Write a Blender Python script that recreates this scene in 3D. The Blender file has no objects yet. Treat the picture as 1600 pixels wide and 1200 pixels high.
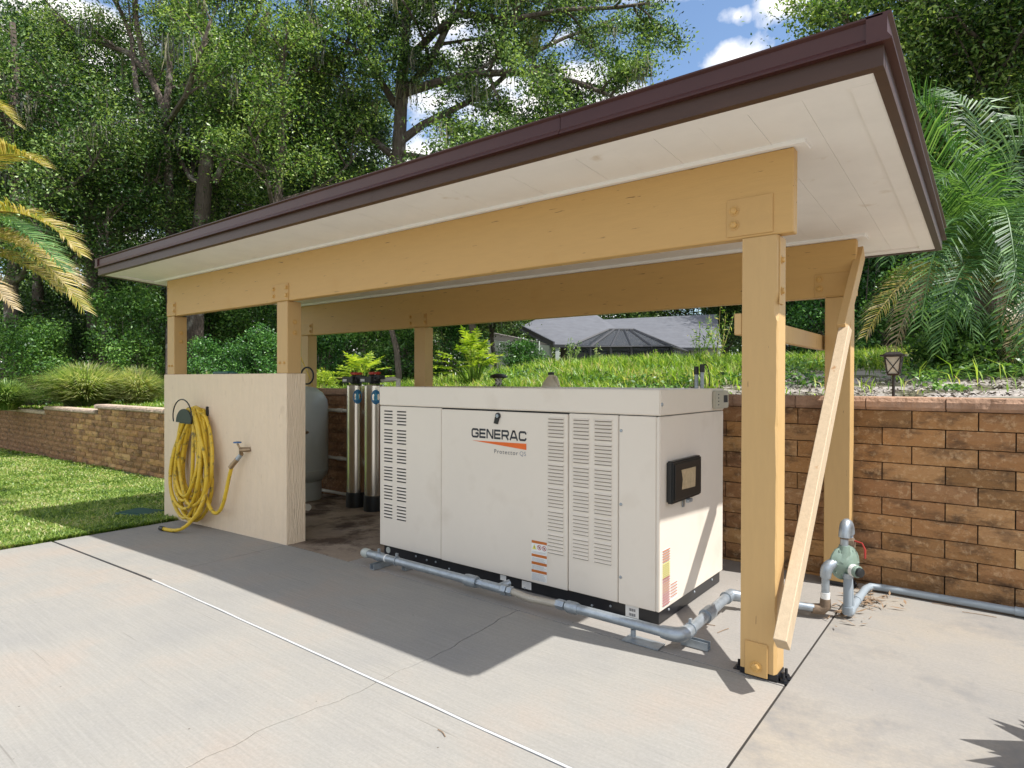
import bpy, bmesh, math, random
import numpy as np
from mathutils import Vector, Matrix, noise

R_ = math.radians
sc = bpy.context.scene
COL = sc.collection
rnd = random.Random(7)

# ------------------------------------------------------------------ camera
F_PX, PPY = 975.2, 601.9
YAW, PITCH, ROLL = R_(37.928), R_(-0.356), R_(0.16)
CAM = Vector((0.777, -2.923, 1.35))
fw = Vector((-math.sin(YAW) * math.cos(PITCH), math.cos(YAW) * math.cos(PITCH), math.sin(PITCH)))
rt = fw.cross(Vector((0, 0, 1))).normalized()
up = rt.cross(fw)
rt2 = math.cos(ROLL) * rt + math.sin(ROLL) * up
up2 = -math.sin(ROLL) * rt + math.cos(ROLL) * up
cd = bpy.data.cameras.new('camera')
cam = bpy.data.objects.new('camera', cd)
COL.objects.link(cam)
m = Matrix((rt2, up2, -fw)).transposed().to_4x4()
m.translation = CAM
cam.matrix_world = m
cd.sensor_width = 36.0
cd.lens = F_PX * 36.0 / 1600.0
cd.shift_y = (PPY - 600.0) / 1600.0
cd.clip_start = 0.05
cd.clip_end = 2000
sc.camera = cam

# ------------------------------------------------------------------ sky, sun, exposure
SUN = Vector((1.70, 0.285, 2.62)).normalized()
elev = math.asin(SUN.z)
azim = math.atan2(SUN.x, SUN.y)
w = bpy.data.worlds.new('World')
sc.world = w
w.use_nodes = True
nt = w.node_tree
nt.nodes.clear()
N = nt.nodes.new
Lk = nt.links.new
out = N('ShaderNodeOutputWorld')
bg = N('ShaderNodeBackground')
bg.inputs['Strength'].default_value = 0.108
sky = N('ShaderNodeTexSky')
sky.sky_type = 'NISHITA'
sky.sun_disc = False
sky.sun_elevation = elev
sky.sun_rotation = azim
sky.air_density = 1.0
sky.dust_density = 0.6
tc = N('ShaderNodeTexCoord')
mp = N('ShaderNodeMapping')
mp.inputs['Scale'].default_value = (1, 1, 2.0)
mp.inputs['Location'].default_value = (0.35, 0.2, 0.0)
nz = N('ShaderNodeTexNoise')
nz.inputs['Scale'].default_value = 3.6
nz.inputs['Detail'].default_value = 8
nz.inputs['Roughness'].default_value = 0.55
cr = N('ShaderNodeValToRGB')
cr.color_ramp.elements[0].position = 0.47
cr.color_ramp.elements[1].position = 0.56
mix = N('ShaderNodeMixRGB')
mix.inputs['Color2'].default_value = (9.5, 9.2, 8.9, 1)
hs = N('ShaderNodeHueSaturation')
hs.inputs['Saturation'].default_value = 1.05
hs.inputs['Value'].default_value = 1.3
Lk(tc.outputs['Generated'], mp.inputs['Vector'])
Lk(mp.outputs['Vector'], nz.inputs['Vector'])
Lk(nz.outputs['Fac'], cr.inputs['Fac'])
def sky_blob(px, py, rad, flat):           # a small separate cumulus at its own bearing and height
    d = (fw + rt2 * ((px - 800) / F_PX) + up2 * ((PPY - py) / F_PX)).normalized()
    n2 = N('ShaderNodeTexNoise'); n2.inputs['Scale'].default_value = 24.0; n2.inputs['Detail'].default_value = 7
    Lk(tc.outputs['Generated'], n2.inputs['Vector'])
    sb = N('ShaderNodeVectorMath'); sb.operation = 'SUBTRACT'; sb.inputs[1].default_value = d
    Lk(tc.outputs['Generated'], sb.inputs[0])
    ml = N('ShaderNodeVectorMath'); ml.operation = 'MULTIPLY'; ml.inputs[1].default_value = (1, 1, flat)
    Lk(sb.outputs['Vector'], ml.inputs[0])
    ln = N('ShaderNodeVectorMath'); ln.operation = 'LENGTH'; Lk(ml.outputs['Vector'], ln.inputs[0])
    a1 = N('ShaderNodeMath'); a1.operation = 'MULTIPLY_ADD'; a1.inputs[1].default_value = -rad * 2.6; Lk(n2.outputs['Fac'], a1.inputs[0]); Lk(ln.outputs['Value'], a1.inputs[2])
    m = N('ShaderNodeMapRange'); m.inputs['From Min'].default_value = -rad * 0.25; m.inputs['From Max'].default_value = -rad * 1.15
    Lk(a1.outputs['Value'], m.inputs['Value']); return m.outputs['Result']
cloud = cr.outputs['Color']
for args in ((1152, 24, 0.020, 1.5), (1155, 88, 0.040, 1.8), (1225, 2, 0.042, 1.9)):
    mxm = N('ShaderNodeMath'); mxm.operation = 'MAXIMUM'
    Lk(cloud, mxm.inputs[0]); Lk(sky_blob(*args), mxm.inputs[1]); cloud = mxm.outputs['Value']
Lk(cloud, mix.inputs['Fac'])
Lk(sky.outputs['Color'], hs.inputs['Color'])
Lk(hs.outputs['Color'], mix.inputs['Color1'])
Lk(mix.outputs['Color'], bg.inputs['Color'])
Lk(bg.outputs['Background'], out.inputs['Surface'])
sl = bpy.data.lights.new('sun', 'SUN')
sl.energy = 4.5
sl.angle = R_(0.53)
sl.color = (1.0, 0.98, 0.95)
so = bpy.data.objects.new('sun', sl)
COL.objects.link(so)
so.rotation_euler = SUN.to_track_quat('Z', 'Y').to_euler()
so.location = (6, 1, 10)
sc.view_settings.view_transform = 'Standard'
sc.view_settings.look = 'None'
sc.view_settings.exposure = 0.60
sc.view_settings.gamma = 1
sc.cycles.max_bounces = 7
sc.cycles.diffuse_bounces = 4
sc.cycles.transmission_bounces = 4

# ------------------------------------------------------------------ measuring helpers (survey of the place)
def ray(px, py):
    return fw + rt2 * ((px - 800) / F_PX) + up2 * ((PPY - py) / F_PX)
def on_y(px, py, Y):
    d = ray(px, py); return CAM + d * ((Y - CAM.y) / d.y)
def on_x(px, py, X):
    d = ray(px, py); return CAM + d * ((X - CAM.x) / d.x)
def on_z(px, py, Z):
    d = ray(px, py); return CAM + d * ((Z - CAM.z) / d.z)
def far(px, py, dist):
    return CAM + ray(px, py) * dist

# ------------------------------------------------------------------ materials
def newmat(name):
    mt = bpy.data.materials.new(name)
    mt.use_nodes = True
    n = mt.node_tree
    b = n.nodes['Principled BSDF']
    return mt, n, b
def rgba(c): return (c[0], c[1], c[2], 1)
def M(name, col, rough=0.6, metal=0.0, var=0.12, scale=6.0, bump=0.0, bscale=60.0, stretch=(1, 1, 1), dirt=None, dscale=2.0,
      dlo=0.55, dhi=0.75, spec=0.5, obj_rand=0.0, bdist=0.004, crack=None):
    mt, n, b = newmat(name)
    tc = n.nodes.new('ShaderNodeTexCoord')
    mp = n.nodes.new('ShaderNodeMapping'); mp.inputs['Scale'].default_value = stretch
    n.links.new(tc.outputs['Object'], mp.inputs['Vector'])
    nz = n.nodes.new('ShaderNodeTexNoise'); nz.inputs['Scale'].default_value = scale; nz.inputs['Detail'].default_value = 6
    nz.inputs['Roughness'].default_value = 0.65
    n.links.new(mp.outputs['Vector'], nz.inputs['Vector'])
    mr = n.nodes.new('ShaderNodeMapRange')
    mr.inputs['From Min'].default_value = 0.25; mr.inputs['From Max'].default_value = 0.75
    mr.inputs['To Min'].default_value = 1 - var; mr.inputs['To Max'].default_value = 1 + var
    n.links.new(nz.outputs['Fac'], mr.inputs['Value'])
    vm = n.nodes.new('ShaderNodeVectorMath'); vm.operation = 'SCALE'
    vm.inputs[0].default_value = col
    n.links.new(mr.outputs['Result'], vm.inputs['Scale'])
    last = vm.outputs['Vector']
    if obj_rand:
        oi = n.nodes.new('ShaderNodeObjectInfo')
        m2 = n.nodes.new('ShaderNodeMapRange')
        m2.inputs['To Min'].default_value = 1 - obj_rand; m2.inputs['To Max'].default_value = 1 + obj_rand
        n.links.new(oi.outputs['Random'], m2.inputs['Value'])
        v2 = n.nodes.new('ShaderNodeVectorMath'); v2.operation = 'SCALE'
        n.links.new(last, v2.inputs[0]); n.links.new(m2.outputs['Result'], v2.inputs['Scale'])
        last = v2.outputs['Vector']
    if dirt:
        d = n.nodes.new('ShaderNodeTexNoise'); d.inputs['Scale'].default_value = dscale; d.inputs['Detail'].default_value = 8
        n.links.new(tc.outputs['Object'], d.inputs['Vector'])
        r2 = n.nodes.new('ShaderNodeMapRange'); r2.inputs['From Min'].default_value = dlo; r2.inputs['From Max'].default_value = dhi
        n.links.new(d.outputs['Fac'], r2.inputs['Value'])
        mx = n.nodes.new('ShaderNodeMixRGB'); mx.inputs['Color2'].default_value = rgba(dirt)
        n.links.new(r2.outputs['Result'], mx.inputs['Fac']); n.links.new(last, mx.inputs['Color1'])
        last = mx.outputs['Color']
    if crack:            # short dark splits in the paint, running with the grain
        cs_, cstr, clo, chi, ccol = crack
        m4 = n.nodes.new('ShaderNodeMapping'); m4.inputs['Scale'].default_value = cstr
        n.links.new(tc.outputs['Object'], m4.inputs['Vector'])
        c4 = n.nodes.new('ShaderNodeTexNoise'); c4.inputs['Scale'].default_value = cs_; c4.inputs['Detail'].default_value = 3
        n.links.new(m4.outputs['Vector'], c4.inputs['Vector'])
        r4 = n.nodes.new('ShaderNodeMapRange'); r4.inputs['From Min'].default_value = clo; r4.inputs['From Max'].default_value = chi
        r4.inputs['To Max'].default_value = 0.85
        n.links.new(c4.outputs['Fac'], r4.inputs['Value'])
        x4 = n.nodes.new('ShaderNodeMixRGB'); x4.inputs['Color2'].default_value = rgba(ccol)
        n.links.new(r4.outputs['Result'], x4.inputs['Fac']); n.links.new(last, x4.inputs['Color1'])
        last = x4.outputs['Color']
    n.links.new(last, b.inputs['Base Color'])
    b.inputs['Roughness'].default_value = rough
    b.inputs['Metallic'].default_value = metal
    b.inputs['Specular IOR Level'].default_value = spec
    if bump:
        bz = n.nodes.new('ShaderNodeTexNoise'); bz.inputs['Scale'].default_value = bscale; bz.inputs['Detail'].default_value = 5
        n.links.new(mp.outputs['Vector'], bz.inputs['Vector'])
        bp = n.nodes.new('ShaderNodeBump'); bp.inputs['Strength'].default_value = bump; bp.inputs['Distance'].default_value = bdist
        n.links.new(bz.outputs['Fac'], bp.inputs['Height']); n.links.new(bp.outputs['Normal'], b.inputs['Normal'])
    return mt

def concrete(name, c1, c2, c3, streak=0.10, stain=None, slo=0.5, shi=0.7):
    mt, n, b = newmat(name)
    L = n.links.new; nn = n.nodes.new
    ge = nn('ShaderNodeNewGeometry')
    big = nn('ShaderNodeTexNoise'); big.inputs['Scale'].default_value = 0.9; big.inputs['Detail'].default_value = 7; big.inputs['Roughness'].default_value = 0.6
    L(ge.outputs['Position'], big.inputs['Vector'])
    r = nn('ShaderNodeValToRGB')
    e = r.color_ramp.elements
    e[0].position = 0.36; e[0].color = rgba(c1); e[1].position = 0.62; e[1].color = rgba(c3)
    k = e.new(0.5); k.color = rgba(c2)
    L(big.outputs['Fac'], r.inputs['Fac'])
    mp = nn('ShaderNodeMapping'); mp.inputs['Scale'].default_value = (1.2, 42, 1)
    L(ge.outputs['Position'], mp.inputs['Vector'])
    st = nn('ShaderNodeTexNoise'); st.inputs['Scale'].default_value = 2.0; st.inputs['Detail'].default_value = 8; st.inputs['Roughness'].default_value = 0.75
    L(mp.outputs['Vector'], st.inputs['Vector'])
    fine = nn('ShaderNodeTexNoise'); fine.inputs['Scale'].default_value = 70; fine.inputs['Detail'].default_value = 6; fine.inputs['Roughness'].default_value = 0.8
    L(ge.outputs['Position'], fine.inputs['Vector'])
    m1 = nn('ShaderNodeMapRange'); m1.inputs['From Min'].default_value = 0.3; m1.inputs['From Max'].default_value = 0.7
    m1.inputs['To Min'].default_value = 1 - streak; m1.inputs['To Max'].default_value = 1 + streak * 0.6
    L(st.outputs['Fac'], m1.inputs['Value'])
    m2 = nn('ShaderNodeMapRange'); m2.inputs['From Min'].default_value = 0.3; m2.inputs['From Max'].default_value = 0.7
    m2.inputs['To Min'].default_value = 0.88; m2.inputs['To Max'].default_value = 1.10
    L(fine.outputs['Fac'], m2.inputs['Value'])
    mu = nn('ShaderNodeMath'); mu.operation = 'MULTIPLY'; L(m1.outputs['Result'], mu.inputs[0]); L(m2.outputs['Result'], mu.inputs[1])
    vm = nn('ShaderNodeVectorMath'); vm.operation = 'SCALE'; L(r.outputs['Color'], vm.inputs[0]); L(mu.outputs['Value'], vm.inputs['Scale'])
    last = vm.outputs['Vector']
    # thin drag lines left by the broom and trowel
    mp3 = nn('ShaderNodeMapping'); mp3.inputs['Scale'].default_value = (0.55, 34, 1); mp3.inputs['Rotation'].default_value = (0, 0, 0.05)
    L(ge.outputs['Position'], mp3.inputs['Vector'])
    n3 = nn('ShaderNodeTexNoise'); n3.inputs['Scale'].default_value = 1.6; n3.inputs['Detail'].default_value = 2
    L(mp3.outputs['Vector'], n3.inputs['Vector'])
    r3_ = nn('ShaderNodeMapRange'); r3_.inputs['From Min'].default_value = 0.70; r3_.inputs['From Max'].default_value = 0.745; r3_.inputs['To Max'].default_value = 0.42
    L(n3.outputs['Fac'], r3_.inputs['Value'])
    mxl = nn('ShaderNodeMixRGB'); mxl.inputs['Color2'].default_value = (0.11, 0.095, 0.08, 1)
    L(r3_.outputs['Result'], mxl.inputs['Fac']); L(last, mxl.inputs['Color1']); last = mxl.outputs['Color']
    # dark specks
    vo = nn('ShaderNodeTexVoronoi'); vo.inputs['Scale'].default_value = 5.5
    L(ge.outputs['Position'], vo.inputs['Vector'])
    sp = nn('ShaderNodeMapRange'); sp.inputs['From Min'].default_value = 0.03; sp.inputs['From Max'].default_value = 0.015
    L(vo.outputs['Distance'], sp.inputs['Value'])
    mx0 = nn('ShaderNodeMixRGB'); mx0.inputs['Color2'].default_value = (0.12, 0.10, 0.08, 1)
    L(sp.outputs['Result'], mx0.inputs['Fac']); L(last, mx0.inputs['Color1']); last = mx0.outputs['Color']
    if stain:
        s2 = nn('ShaderNodeTexNoise'); s2.inputs['Scale'].default_value = 1.7; s2.inputs['Detail'].default_value = 10; s2.inputs['Roughness'].default_value = 0.7
        L(ge.outputs['Position'], s2.inputs['Vector'])
        m3 = nn('ShaderNodeMapRange'); m3.inputs['From Min'].default_value = slo; m3.inputs['From Max'].default_value = shi
        L(s2.outputs['Fac'], m3.inputs['Value'])
        mx = nn('ShaderNodeMixRGB'); mx.inputs['Color2'].default_value = rgba(stain)
        L(m3.outputs['Result'], mx.inputs['Fac']); L(last, mx.inputs['Color1']); last = mx.outputs['Color']
    L(last, b.inputs['Base Color'])
    b.inputs['Roughness'].default_value = 0.85
    b.inputs['Specular IOR Level'].default_value = 0.25
    ad = nn('ShaderNodeMath'); ad.operation = 'ADD'; L(st.outputs['Fac'], ad.inputs[0]); L(fine.outputs['Fac'], ad.inputs[1])
    bp = nn('ShaderNodeBump'); bp.inputs['Strength'].default_value = 0.35; bp.inputs['Distance'].default_value = 0.003
    L(ad.outputs['Value'], bp.inputs['Height']); L(bp.outputs['Normal'], b.inputs['Normal'])
    return mt

def leafmat(name, c, c2=None, c3=None, trans=0.32, rough=0.42, nscale=0.8, spec=0.5, straw=None):
    mt, n, b = newmat(name)
    L = n.links.new; nn = n.nodes.new
    ge = nn('ShaderNodeNewGeometry')
    r = nn('ShaderNodeValToRGB'); e = r.color_ramp.elements
    c2 = c2 or (c[0] * 1.7, c[1] * 1.5, c[2] * 1.2)
    c3 = c3 or (c[0] * 0.55, c[1] * 0.6, c[2] * 0.7)
    e[0].position = 0.0; e[0].color = rgba(c3); e[1].position = 1.0; e[1].color = rgba(c2)
    k = e.new(0.5); k.color = rgba(c)
    if straw:
        e[2].position = 0.86; k2 = e.new(0.97); k2.color = rgba(straw)
    nz = nn('ShaderNodeTexNoise'); nz.inputs['Scale'].default_value = nscale; nz.inputs['Detail'].default_value = 2
    L(ge.outputs['Position'], nz.inputs['Vector'])
    mr = nn('ShaderNodeMapRange'); mr.inputs['From Min'].default_value = 0.3; mr.inputs['From Max'].default_value = 0.7
    mr.inputs['To Min'].default_value = -0.25; mr.inputs['To Max'].default_value = 0.25
    L(nz.outputs['Fac'], mr.inputs['Value'])
    ad = nn('ShaderNodeMath'); ad.operation = 'ADD'
    L(ge.outputs['Random Per Island'], ad.inputs[0]); L(mr.outputs['Result'], ad.inputs[1])
    L(ad.outputs['Value'], r.inputs['Fac'])
    L(r.outputs['Color'], b.inputs['Base Color'])
    b.inputs['Roughness'].default_value = rough
    b.inputs['Specular IOR Level'].default_value = spec
    tr = nn('ShaderNodeBsdfTranslucent')
    vm = nn('ShaderNodeVectorMath'); vm.operation = 'MULTIPLY'; vm.inputs[1].default_value = (1.5, 1.5, 0.7)
    L(r.outputs['Color'], vm.inputs[0]); L(vm.outputs['Vector'], tr.inputs['Color'])
    mx = nn('ShaderNodeMixShader'); mx.inputs['Fac'].default_value = trans
    L(b.outputs['BSDF'], mx.inputs[1]); L(tr.outputs['BSDF'], mx.inputs[2])
    L(mx.outputs['Shader'], n.nodes['Material Output'].inputs['Surface'])
    return mt

def blockmat(name):
    mt, n, b = newmat(name)
    L = n.links.new; nn = n.nodes.new
    oi = nn('ShaderNodeObjectInfo')
    ge = nn('ShaderNodeNewGeometry')
    r = nn('ShaderNodeValToRGB'); e = r.color_ramp.elements
    e[0].position = 0; e[0].color = (0.25, 0.14, 0.062, 1)
    e[1].position = 1; e[1].color = (0.60, 0.37, 0.165, 1)
    for p_, c_ in ((0.2, (0.44, 0.235, 0.10)), (0.4, (0.50, 0.285, 0.13)), (0.6, (0.30, 0.155, 0.08)), (0.8, (0.50, 0.265, 0.105))):
        k = e.new(p_); k.color = rgba(c_)
    L(oi.outputs['Random'], r.inputs['Fac'])
    n1 = nn('ShaderNodeTexNoise'); n1.inputs['Scale'].default_value = 7; n1.inputs['Detail'].default_value = 8; n1.inputs['Roughness'].default_value = 0.7
    mpp = nn('ShaderNodeMapping'); mpp.inputs['Scale'].default_value = (0.6, 1, 1.3)
    L(ge.outputs['Position'], mpp.inputs['Vector']); L(mpp.outputs['Vector'], n1.inputs['Vector'])
    m1 = nn('ShaderNodeMapRange'); m1.inputs['From Min'].default_value = 0.48; m1.inputs['From Max'].default_value = 0.68
    m1.inputs['To Max'].default_value = 0.85
    L(n1.outputs['Fac'], m1.inputs['Value'])
    mx = nn('ShaderNodeMixRGB'); mx.inputs['Color2'].default_value = (0.075, 0.05, 0.035, 1)
    L(m1.outputs['Result'], mx.inputs['Fac']); L(r.outputs['Color'], mx.inputs['Color1'])
    n2 = nn('ShaderNodeTexNoise'); n2.inputs['Scale'].default_value = 26; n2.inputs['Detail'].default_value = 6; n2.inputs['Roughness'].default_value = 0.7
    L(ge.outputs['Position'], n2.inputs['Vector'])
    m2 = nn('ShaderNodeMapRange'); m2.inputs['From Min'].default_value = 0.52; m2.inputs['From Max'].default_value = 0.75; m2.inputs['To Max'].default_value = 0.7
    L(n2.outputs['Fac'], m2.inputs['Value'])
    mx2 = nn('ShaderNodeMixRGB'); mx2.inputs['Color2'].default_value = (0.74, 0.52, 0.30, 1)
    L(m2.outputs['Result'], mx2.inputs['Fac']); L(mx.outputs['Color'], mx2.inputs['Color1'])
    L(mx2.outputs['Color'], b.inputs['Base Color'])
    b.inputs['Roughness'].default_value = 0.9; b.inputs['Specular IOR Level'].default_value = 0.2
    bp = nn('ShaderNodeBump'); bp.inputs['Strength'].default_value = 0.9; bp.inputs['Distance'].default_value = 0.012
    L(n2.outputs['Fac'], bp.inputs['Height'])
    bp2 = nn('ShaderNodeBump'); bp2.inputs['Strength'].default_value = 0.8; bp2.inputs['Distance'].default_value = 0.02
    L(n1.outputs['Fac'], bp2.inputs['Height']); L(bp.outputs['Normal'], bp2.inputs['Normal'])
    L(bp2.outputs['Normal'], b.inputs['Normal'])
    return mt

paint_tan = M('tan_paint', (0.57, 0.345, 0.12), 0.5, var=0.04, scale=5, bump=0.22, bscale=18, stretch=(1, 8, 8), dirt=(0.52, 0.29, 0.08), dscale=3, dlo=0.60, dhi=0.90, crack=(4.0, (1.6, 16, 16), 0.675, 0.71, (0.13, 0.065, 0.02)))
paint_post = M('tan_post_paint', (0.54, 0.345, 0.14), 0.5, var=0.04, scale=5, bump=0.2, bscale=18, stretch=(8, 8, 1), dirt=(0.52, 0.31, 0.10), dscale=3, dlo=0.60, dhi=0.90, crack=(4.0, (16, 16, 1.6), 0.715, 0.73, (0.16, 0.09, 0.03)))
raw_wood = M('pale_wood', (0.50, 0.385, 0.25), 0.7, var=0.12, scale=5, bump=0.5, bscale=30, stretch=(10, 10, 1), dirt=(0.36, 0.20, 0.09), dscale=12, dlo=0.66, dhi=0.72)
plate_m = M('plate_paint', (0.55, 0.335, 0.12), 0.5, var=0.05, scale=9, bump=0.15, bscale=90)
bolt_m = M('bolt_paint', (0.56, 0.33, 0.10), 0.4, var=0.2, scale=30)
soffit_m = M('soffit_white', (0.90, 0.88, 0.85), 0.6, var=0.05, scale=3, bump=0.12, bscale=60, dirt=(0.55, 0.44, 0.30), dscale=5, dlo=0.66, dhi=0.85)
trim_m = M('trim_white', (0.90, 0.88, 0.85), 0.5, var=0.04, scale=5)
brown_m = M('brown_metal', (0.062, 0.020, 0.016), 0.36, var=0.15, scale=3, bump=0.08, bscale=6, spec=0.4)
brown2_m = M('brown_fascia_paint', (0.062, 0.030, 0.018), 0.38, var=0.12, scale=4, bump=0.08, bscale=25, stretch=(1, 5, 5), spec=0.35)
stucco_m = M('cream_wall_paint', (0.82, 0.65, 0.46), 0.7, var=0.04, scale=5, bump=0.7, bscale=26, stretch=(4, 4, 0.5), dirt=(0.60, 0.45, 0.30), dscale=7, dlo=0.64, dhi=0.85, bdist=0.022, crack=(5.0, (9, 9, 1.2), 0.735, 0.76, (0.50, 0.36, 0.22)))
gen_m = M('beige_enamel', (0.74, 0.665, 0.565), 0.38, var=0.04, scale=2, bump=0.10, bscale=3, dirt=(0.60, 0.52, 0.42), dscale=4, dlo=0.55, dhi=0.9, bdist=0.01)
lid_top = gen_m
dark_m = M('black_enamel', (0.012, 0.013, 0.016), 0.3, var=0.3, scale=8)
louvre_shade_m = M('louvre_shade_strip', (0.24, 0.21, 0.175), 0.8)  # strip colour imitating the soft shade under each louvre hood
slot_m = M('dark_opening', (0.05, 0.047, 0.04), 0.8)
galv_m = M('galvanised_steel', (0.36, 0.40, 0.43), 0.42, metal=0.65, var=0.2, scale=22, bump=0.15, bscale=70)
flex_m = M('braided_hose', (0.42, 0.38, 0.31), 0.5, metal=0.3, var=0.1, scale=20, bump=0.6, bscale=200)
rust_m = M('rusty_iron', (0.16, 0.11, 0.07), 0.8, var=0.4, scale=30, bump=0.4, bscale=80)
pvc_grey = M('grey_pvc', (0.26, 0.30, 0.33), 0.5, var=0.08, scale=8)
pvc_white = M('white_pvc', (0.62, 0.60, 0.52), 0.45, var=0.1, scale=8)
reg_m = M('green_regulator_paint', (0.19, 0.255, 0.205), 0.45, var=0.15, scale=20, bump=0.2, bscale=90, dirt=(0.5, 0.55, 0.48), dscale=16, dlo=0.62, dhi=0.75)
yellow_m = M('yellow_rubber', (0.66, 0.44, 0.03), 0.45, var=0.12, scale=20, dirt=(0.16, 0.12, 0.03), dscale=18, dlo=0.56, dhi=0.70)
black_p = M('black_plastic', (0.014, 0.015, 0.015), 0.42)
green_p2 = M('dark_green_plastic', (0.008, 0.022, 0.016), 0.45, var=0.15)
green_p = M('green_plastic', (0.02, 0.075, 0.06), 0.5, var=0.15)
teal_p = M('teal_plastic', (0.02, 0.10, 0.085), 0.45, var=0.15)
brass_m = M('brass', (0.35, 0.25, 0.15), 0.4, metal=0.8, var=0.2, scale=30)
blue_m = M('blue_handle', (0.04, 0.12, 0.28), 0.4)
red_m = M('red_plastic', (0.55, 0.035, 0.015), 0.4)
steel_m = M('polished_stainless', (0.78, 0.74, 0.68), 0.22, metal=1.0, var=0.04, scale=3, bump=0.05, bscale=5)
bluelabel_m = M('blue_label', (0.01, 0.16, 0.33), 0.35)
tank_m = M('grey_green_tank', (0.42, 0.44, 0.40), 0.38, var=0.07, scale=4)
white_label = M('label_white', (0.75, 0.74, 0.70), 0.45)
orange_m = M('label_orange', (0.50, 0.14, 0.02), 0.45)
yellowl_m = M('label_yellow', (0.70, 0.62, 0.12), 0.45)
redl_m = M('label_red', (0.40, 0.035, 0.025), 0.45)
ink_m = M('dark_ink', (0.02, 0.022, 0.03), 0.45)
grey_ink2 = M('soft_ink', (0.08, 0.08, 0.09), 0.5)
grey_ink = M('grey_ink', (0.30, 0.30, 0.32), 0.5)
logo_or = M('logo_orange', (0.75, 0.13, 0.01), 0.4)
paper_m = M('aged_paper', (0.46, 0.36, 0.22), 0.35, var=0.25, scale=25)
jug_m = M('milky_plastic', (0.66, 0.58, 0.44), 0.35, var=0.08)
block_m = blockmat('rust_split_block')
cap_m = M('cap_stone', (0.36, 0.225, 0.15), 0.9, var=0.3, scale=14, bump=1.0, bscale=22, obj_rand=0.15, spec=0.2, bdist=0.02)
capL_m = M('pale_cap_stone', (0.50, 0.38, 0.29), 0.9, var=0.3, scale=14, bump=1.0, bscale=22, obj_rand=0.15, spec=0.2, bdist=0.02)
mortar_m = M('wall_core', (0.07, 0.045, 0.028), 0.95)
conc = concrete('broom_concrete', (0.272, 0.262, 0.240), (0.300, 0.284, 0.252), (0.328, 0.288, 0.244), 0.12)
conc_r = concrete('tan_concrete', (0.25, 0.238, 0.22), (0.285, 0.263, 0.23), (0.32, 0.28, 0.225), 0.07, stain=(0.18, 0.176, 0.172), slo=0.50, shi=0.70)
conc_s = concrete('stained_floor', (0.26, 0.245, 0.22), (0.29, 0.268, 0.24), (0.31, 0.278, 0.245), 0.07)
conc_d = concrete('dirty_floor', (0.17, 0.12, 0.08), (0.28, 0.22, 0.165), (0.36, 0.29, 0.22), 0.05, stain=(0.075, 0.05, 0.035), slo=0.48, shi=0.60)
filler_m = M('white_joint_filler', (0.46, 0.46, 0.45), 0.7, var=0.08, scale=20)
gap_m = M('joint_dirt', (0.03, 0.025, 0.02), 0.95)
soil_m = M('soil', (0.10, 0.075, 0.05), 0.95, var=0.4, scale=6, bump=0.6, bscale=20)
sand_m = M('sandy_soil', (0.36, 0.32, 0.28), 0.95, var=0.2, scale=12, bump=1.0, bscale=14, dirt=(0.09, 0.085, 0.04), dscale=1.6, dlo=0.46, dhi=0.56, bdist=0.03)
lawnsoil_m = M('lawn_soil', (0.085, 0.13, 0.030), 0.95, var=0.3, scale=9, bump=0.8, bscale=60)
bark_m = M('grey_bark', (0.13, 0.10, 0.08), 0.95, var=0.5, scale=7, bump=1.0, bscale=14, stretch=(3, 3, 0.6), dirt=(0.32, 0.29, 0.25), dscale=3, dlo=0.55, dhi=0.68, bdist=0.05)
moss_m = leafmat('hanging_moss_grey', (0.22, 0.22, 0.18), trans=0.3, rough=0.9)
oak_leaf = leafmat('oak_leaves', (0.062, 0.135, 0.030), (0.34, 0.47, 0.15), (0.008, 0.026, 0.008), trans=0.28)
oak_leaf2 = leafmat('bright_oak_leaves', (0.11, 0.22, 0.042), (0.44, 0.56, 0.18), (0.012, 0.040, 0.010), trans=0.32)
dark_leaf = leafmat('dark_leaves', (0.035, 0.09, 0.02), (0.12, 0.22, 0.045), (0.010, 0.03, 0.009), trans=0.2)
shrub_leaf = leafmat('shrub_leaves', (0.085, 0.20, 0.04), (0.22, 0.38, 0.08), (0.02, 0.06, 0.014), trans=0.28)
hedge_leaf = leafmat('hedge_leaves', (0.05, 0.16, 0.03), (0.16, 0.34, 0.07), (0.010, 0.04, 0.010), trans=0.25, nscale=3)
lime_leaf = leafmat('lime_leaves', (0.25, 0.36, 0.03), (0.45, 0.52, 0.07), (0.11, 0.19, 0.018), trans=0.5)
weed_leaf = leafmat('weed_grass', (0.19, 0.33, 0.035), (0.38, 0.50, 0.10), (0.06, 0.13, 0.018), trans=0.45, nscale=1.6, straw=(0.50, 0.44, 0.22))
lawn_leaf = leafmat('lawn_grass', (0.20, 0.32, 0.05), (0.42, 0.50, 0.14), (0.07, 0.14, 0.02), trans=0.4, nscale=1.3, straw=(0.55, 0.50, 0.27))
muhly_leaf = leafmat('pale_grass_blades', (0.27, 0.36, 0.12), (0.55, 0.52, 0.32), (0.12, 0.20, 0.06), trans=0.5)
palm_leaf = leafmat('palm_green', (0.055, 0.145, 0.035), (0.19, 0.33, 0.10), (0.015, 0.05, 0.014), trans=0.28, rough=0.5, spec=0.45)
palm_yel = leafmat('palm_yellow', (0.40, 0.32, 0.07), (0.56, 0.46, 0.24), (0.17, 0.22, 0.05), trans=0.35, nscale=3, spec=0.25)
palm_tan = leafmat('palm_dry', (0.42, 0.32, 0.17), (0.52, 0.42, 0.28), (0.25, 0.19, 0.10), trans=0.3, nscale=3)
dry_m = M('dry_litter', (0.26, 0.17, 0.10), 0.9, var=0.4, scale=30)
lamp_m = M('bronze_lamp', (0.035, 0.028, 0.024), 0.45, metal=0.4)
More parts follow.
